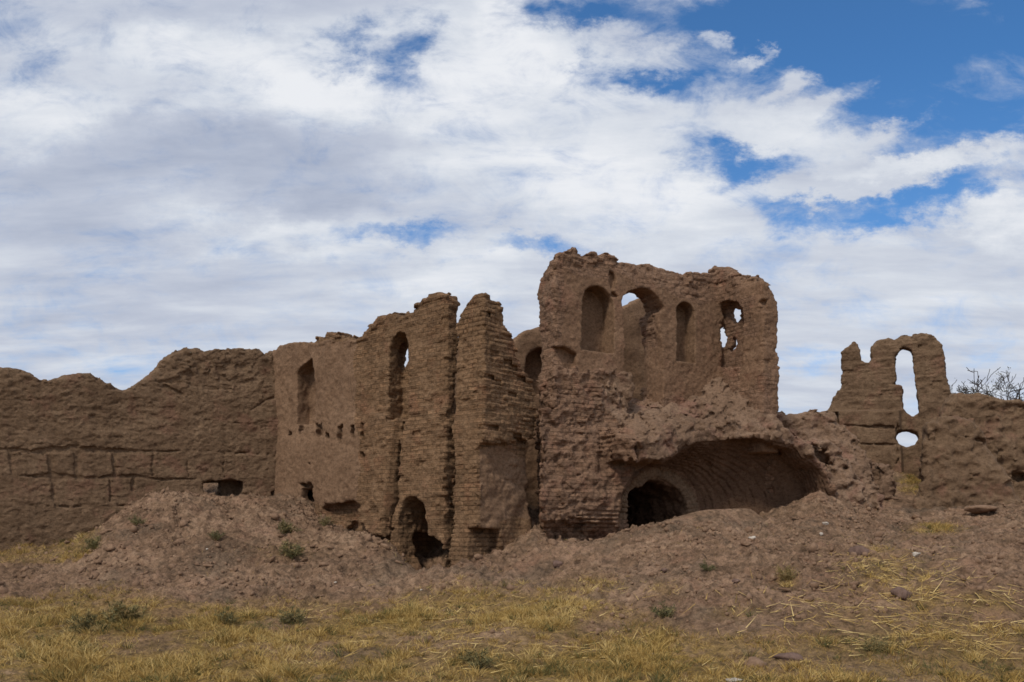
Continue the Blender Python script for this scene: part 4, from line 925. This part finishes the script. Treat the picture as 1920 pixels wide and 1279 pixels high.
M_BARK = stone_mat('bark', (.035, .028, .024), (.075, .06, .05))
def bare_tree(px, Y, h, label, seed, limbs, lean, spread, rmin, leaf=0, dens=4):
    x = (px - HX) / K * Y; z0 = float(terrain(np.array([x]), np.array([Y]))[0])
    r = random.Random(seed); segs = {'trunk': [], 'crown': []}; tips = []
    def grow(p, d, L, rad, lev):
        n = 4 if lev < 2 else 3
        for k in range(n):
            q = p + d * (L / n); ra = rad * (1 - .12 * (k + 1) / n * 2)
            segs['trunk' if lev < 2 else 'crown'].append((p.copy(), q.copy(), max(rad, rmin), max(ra, rmin)))
            p, rad = q, ra
            d = (d + Vector((r.gauss(0, .16), r.gauss(0, .16), r.gauss(.02, .12)))).normalized()
            if lev >= 1 and lev <= dens and r.random() < .75:
                nd = (d + Vector((r.gauss(0, .75), r.gauss(0, .75), r.gauss(.15, .45)))).normalized(); grow(p.copy(), nd, L * r.uniform(.45, .7), rad * .6, lev + 1)
        if lev >= 3: tips.append(p.copy())
        if lev < dens:
            for _ in range(2): grow(p.copy(), (d + Vector((r.gauss(0, .5), r.gauss(0, .5), r.gauss(.1, .3)))).normalized(), L * r.uniform(.5, .7), rad * .62, lev + 1)
    p = Vector((0, 0, -.2)); top = Vector((lean, 0, h * .5))
    segs['trunk'].append((p, top, h * .022, h * .016))
    for k in range(limbs):
        a = k / limbs * 6.283 + r.uniform(-.3, .3); grow(top.copy(), Vector((math.cos(a) * spread, math.sin(a) * spread, 1)).normalized(), h * r.uniform(.22, .32), h * .010, 1)
    e = bpy.data.objects.new('bare_tree', None); COL.objects.link(e); e.location = (x, Y, z0)
    for nm, sg in segs.items():
        V = []; F = []
        for a, b, ra, rb in sg:
            d = (b - a).normalized(); u = d.orthogonal().normalized(); w = d.cross(u); i0 = len(V)
            for c, rr in ((a, ra), (b, rb)):
                for m in range(5): V.append(c + (u * math.cos(m * 1.2566) + w * math.sin(m * 1.2566)) * rr)
            for m in range(5): F.append((i0 + m, i0 + (m + 1) % 5, i0 + 5 + (m + 1) % 5, i0 + 5 + m))
        link(nm, mesh_from(nm, np.array([v[:] for v in V]), np.array(F), [M_BARK]), e)
    if leaf:
        rr = np.random.default_rng(seed); T = np.array([t[:] for t in tips]); i = rr.integers(0, len(T), leaf)
        B = T[i] + rr.normal(size=(leaf, 3)) * .16; D = rr.normal(size=(leaf, 3)); D /= np.linalg.norm(D, axis=1, keepdims=True)
        link('foliage', ribbons('foliage', B, D, np.full(leaf, .11), np.full(leaf, .05), rr.normal(size=(leaf, 3)) * .02, np.clip(.25 + .2 * rr.normal(size=leaf), 0, 1), M_WEED, 2), e)
    tag(e, label, 'tree')
bare_tree(1846, 40, 6.9, 'thin leafless tree whose branches show above the eroded wall', 4, 5, 0, 1.0, .012, 0, 3)
bare_tree(1936, 38, 6.7, 'darker denser tree cut by the right edge of the picture', 9, 4, 0, .8, .010, 500)
print('plants', round(time.time() - T0, 1))

# ------------------------------------------------------------------ light, sky, camera
SUN_EL, SUN_AZ = 46, 208         # azimuth clockwise from +Y: behind the viewer, to the left
def sky():
    w = bpy.data.worlds.new('World'); SC.world = w; w.use_nodes = True; w.node_tree.nodes.clear(); t = NT(w.node_tree)
    d = t.new('ShaderNodeTexCoord').outputs['Generated']
    sx = t.new('ShaderNodeSeparateXYZ'); t.l.new(d, sx.inputs[0]); x, y, z = sx.outputs
    ys = t.math('MAXIMUM', y, .12)
    u = t.math('DIVIDE', x, ys); v = t.math('DIVIDE', z, ys)
    cu = t.new('ShaderNodeCombineXYZ'); t.l.new(u, cu.inputs[0]); t.l.new(v, cu.inputs[1]); uv = cu.outputs[0]
    zz = t.math('ADD', t.math('MAXIMUM', z, 0), .16)
    cp = t.new('ShaderNodeCombineXYZ'); t.l.new(t.math('DIVIDE', x, zz), cp.inputs[0]); t.l.new(t.math('DIVIDE', y, zz), cp.inputs[1]); pl = cp.outputs[0]
    wv = t.vmath('ADD', uv, t.vmath('MULTIPLY', t.vmath('SUBTRACT', t.noise(t.mapping(pl, sc=(1.3, 1.3, 1)), 1.6, 6, .6, col=True), (.5, .5, .5)), (.24, .12, 0)))
    wv = t.vmath('ADD', wv, t.vmath('MULTIPLY', t.vmath('SUBTRACT', t.noise(t.mapping(uv, sc=(1, 1.5, 1)), 9, 7, .68, col=True), (.5, .5, .5)), (.17, .10, 0)))
    ahead = t.smooth(y, .15, .35)
    def blob(px, py, rx, ry, amp, rot=0.0):
        m = t.mapping(wv, loc=((px - HX) / K, (HY - py) / K, 0), rot=(0, 0, R(rot)), sc=(rx / K, ry / K, 1), typ='TEXTURE')
        return t.math('MULTIPLY', t.smooth(t.vmath('LENGTH', m), 1.35, .0), amp)
    def total(items):
        s = None
        for it in items:
            b = blob(*it); s = b if s is None else t.math('ADD', s, b)
        return t.math('MULTIPLY', s, ahead)
    blue = total([(1900, 60, 560, 230, -1.1, -12), (1540, 50, 420, 130, -1.0, 8), (1330, 10, 260, 80, -.9), (1060, 0, 160, 40, -.6), (1250, 150, 160, 50, -.45, -20), (1700, 190, 260, 110, -.75, -25), (1345, 300, 120, 66, -1.0, -15), (1430, 305, 150, 42, -.7, -8), (1570, 380, 240, 44, -1.1, -3), (1760, 362, 140, 38, -.9, 15), (1880, 200, 200, 120, -.5),
                  (700, 100, 90, 70, -.85, -30), (640, 75, 70, 50, -.5), (745, 45, 60, 45, -.6), (740, 440, 130, 28, -.95, -6), (960, 482, 140, 24, -.85, 8), (1110, 120, 60, 26, -.55, 45), (1210, 140, 130, 20, -.55, 10), (1120, 25, 110, 30, -.5, 0),
                  (40, 40, 110, 55, -.40), (80, 90, 50, 50, -.35), (215, 700, 130, 60, -.22), (60, 640, 160, 40, -.2), (1500, 690, 90, 70, -.26), (1180, 470, 90, 14, -.3), (1650, 560, 200, 20, -.12),
                  (1180, 70, 95, 45, .55, 10), (1640, 140, 70, 16, .5, 20), (1570, 195, 90, 24, .6, 20), (1720, 225, 90, 18, .55, 20), (1440, 70, 40, 16, .9, 12), (1325, 55, 34, 22, .9), (1380, 92, 40, 14, .7, 15), (1490, 130, 60, 30, .95, 15), (1470, 160, 50, 20, .6, 10), (1740, 305, 330, 26, 1.0, 6), (1560, 345, 260, 20, .8, 4), (1420, 235, 180, 42, .5, 15), (1660, 260, 160, 36, .5, 18), (1880, 410, 90, 50, .7, 10), (1340, 190, 60, 40, .25, 10)])
    n = t.noise(t.mapping(pl, rot=(0, 0, .35), sc=(.9, 1.5, 1)), 2.1, 10, .58, .25)
    n2 = t.noise(t.mapping(pl, rot=(0, 0, -.5), sc=(1.6, 4.2, 1)), 3.3, 8, .6, .3)
    n3 = t.noise(t.mapping(uv, rot=(0, 0, .3), sc=(1, 1.7, 1)), 13, 9, .66, .5)
    dens = t.math('ADD', t.math('ADD', t.math('MULTIPLY', t.math('SUBTRACT', n, .5), 1.2), t.math('MULTIPLY', t.math('SUBTRACT', n2, .5), .8)), t.math('ADD', blue, t.math('MULTIPLY_ADD', n3, 2.2, -.24)))
    cov = t.smooth(dens, -.46, .98)
    # brightness of the cloud sheet
    lum = total([(930, 110, 230, 130, .5), (420, 110, 330, 110, .40), (90, 190, 170, 80, .38), (700, 175, 260, 60, .3, -8), (1050, 300, 280, 130, .35), (1180, 400, 260, 90, .28), (480, 430, 200, 40, .28), (860, 530, 230, 60, .3), (1700, 560, 330, 110, .12), (1500, 250, 200, 60, .3), (1880, 400, 90, 50, .35), (1740, 305, 240, 24, .3),
                 (420, 280, 330, 75, -.42), (640, 350, 250, 60, -.30), (120, 400, 240, 110, -.28), (150, 560, 300, 90, -.20), (300, 20, 260, 50, -.22), (560, 15, 120, 40, -.15), (960, 20, 120, 50, .2)])
    nb = t.noise(t.mapping(pl, rot=(0, 0, .2), sc=(1, 2.6, 1)), 2.6, 9, .6, .2)
    shade = t.math('ADD', t.math('ADD', .56, lum), t.math('MULTIPLY', t.math('SUBTRACT', nb, .5), 1.05))
    cloud = t.ramp(shade, [(.10, (.40, .45, .57)), (.42, (.52, .565, .67)), (.74, (.68, .72, .79)), (1.05, (.83, .85, .89))])
    ns = t.new('ShaderNodeTexSky', sky_type='NISHITA'); ns.sun_disc = False; ns.sun_elevation = R(SUN_EL); ns.sun_rotation = R(SUN_AZ); ns.altitude = 1200; ns.ozone_density = 2.5; ns.dust_density = .4
    bl = t.mix(t.smooth(v, .55, .0, .02, .16), t.mix(1.0, ns.outputs[0], (.48, 1.0, 1.36), 'MULTIPLY'), (6.5, 7.2, 8.4))
    b1 = t.new('ShaderNodeBackground'); t.l.new(bl, b1.inputs[0]); b1.inputs[1].default_value = .10
    b2 = t.new('ShaderNodeBackground'); t.l.new(cloud, b2.inputs[0]); b2.inputs[1].default_value = 1.0
    mx = t.new('ShaderNodeMixShader'); t.l.new(cov, mx.inputs[0]); t.l.new(b1.outputs[0], mx.inputs[1]); t.l.new(b2.outputs[0], mx.inputs[2])
    o = t.new('ShaderNodeOutputWorld'); t.l.new(mx.outputs[0], o.inputs[0])
    w.cycles.sampling_method = 'MANUAL'; w.cycles.sample_map_resolution = 512
sky()
L = bpy.data.lights.new('sun', 'SUN'); L.energy = 2.0; L.angle = R(8); L.color = (1, .93, .82)
so = bpy.data.objects.new('sun', L); COL.objects.link(so)
from mathutils import Vector
az, el = R(SUN_AZ), R(SUN_EL)
so.rotation_euler = Vector((-math.sin(az) * math.cos(el), -math.cos(az) * math.cos(el), -math.sin(el))).to_track_quat('-Z', 'Y').to_euler()
cam = bpy.data.cameras.new('camera'); co = bpy.data.objects.new('camera', cam); COL.objects.link(co)
co.location = (0, 0, EYE); co.rotation_euler = (R(90), 0, 0)
cam.sensor_width = 36; cam.lens = 36 * K / 1920; cam.shift_y = (HY - 639.5) / 1920; cam.clip_end = 4000; cam.clip_start = .1
SC.camera = co
SC.view_settings.view_transform = 'Standard'; SC.view_settings.look = 'None'; SC.view_settings.exposure = 0; SC.view_settings.gamma = 1
SC.cycles.use_denoising = True
try: SC.cycles.denoiser = 'OPENIMAGEDENOISE'
except Exception: pass
SC.cycles.max_bounces = 5; SC.cycles.diffuse_bounces = 3; SC.cycles.filter_width = 1.6
print('script', round(time.time() - T0, 1))
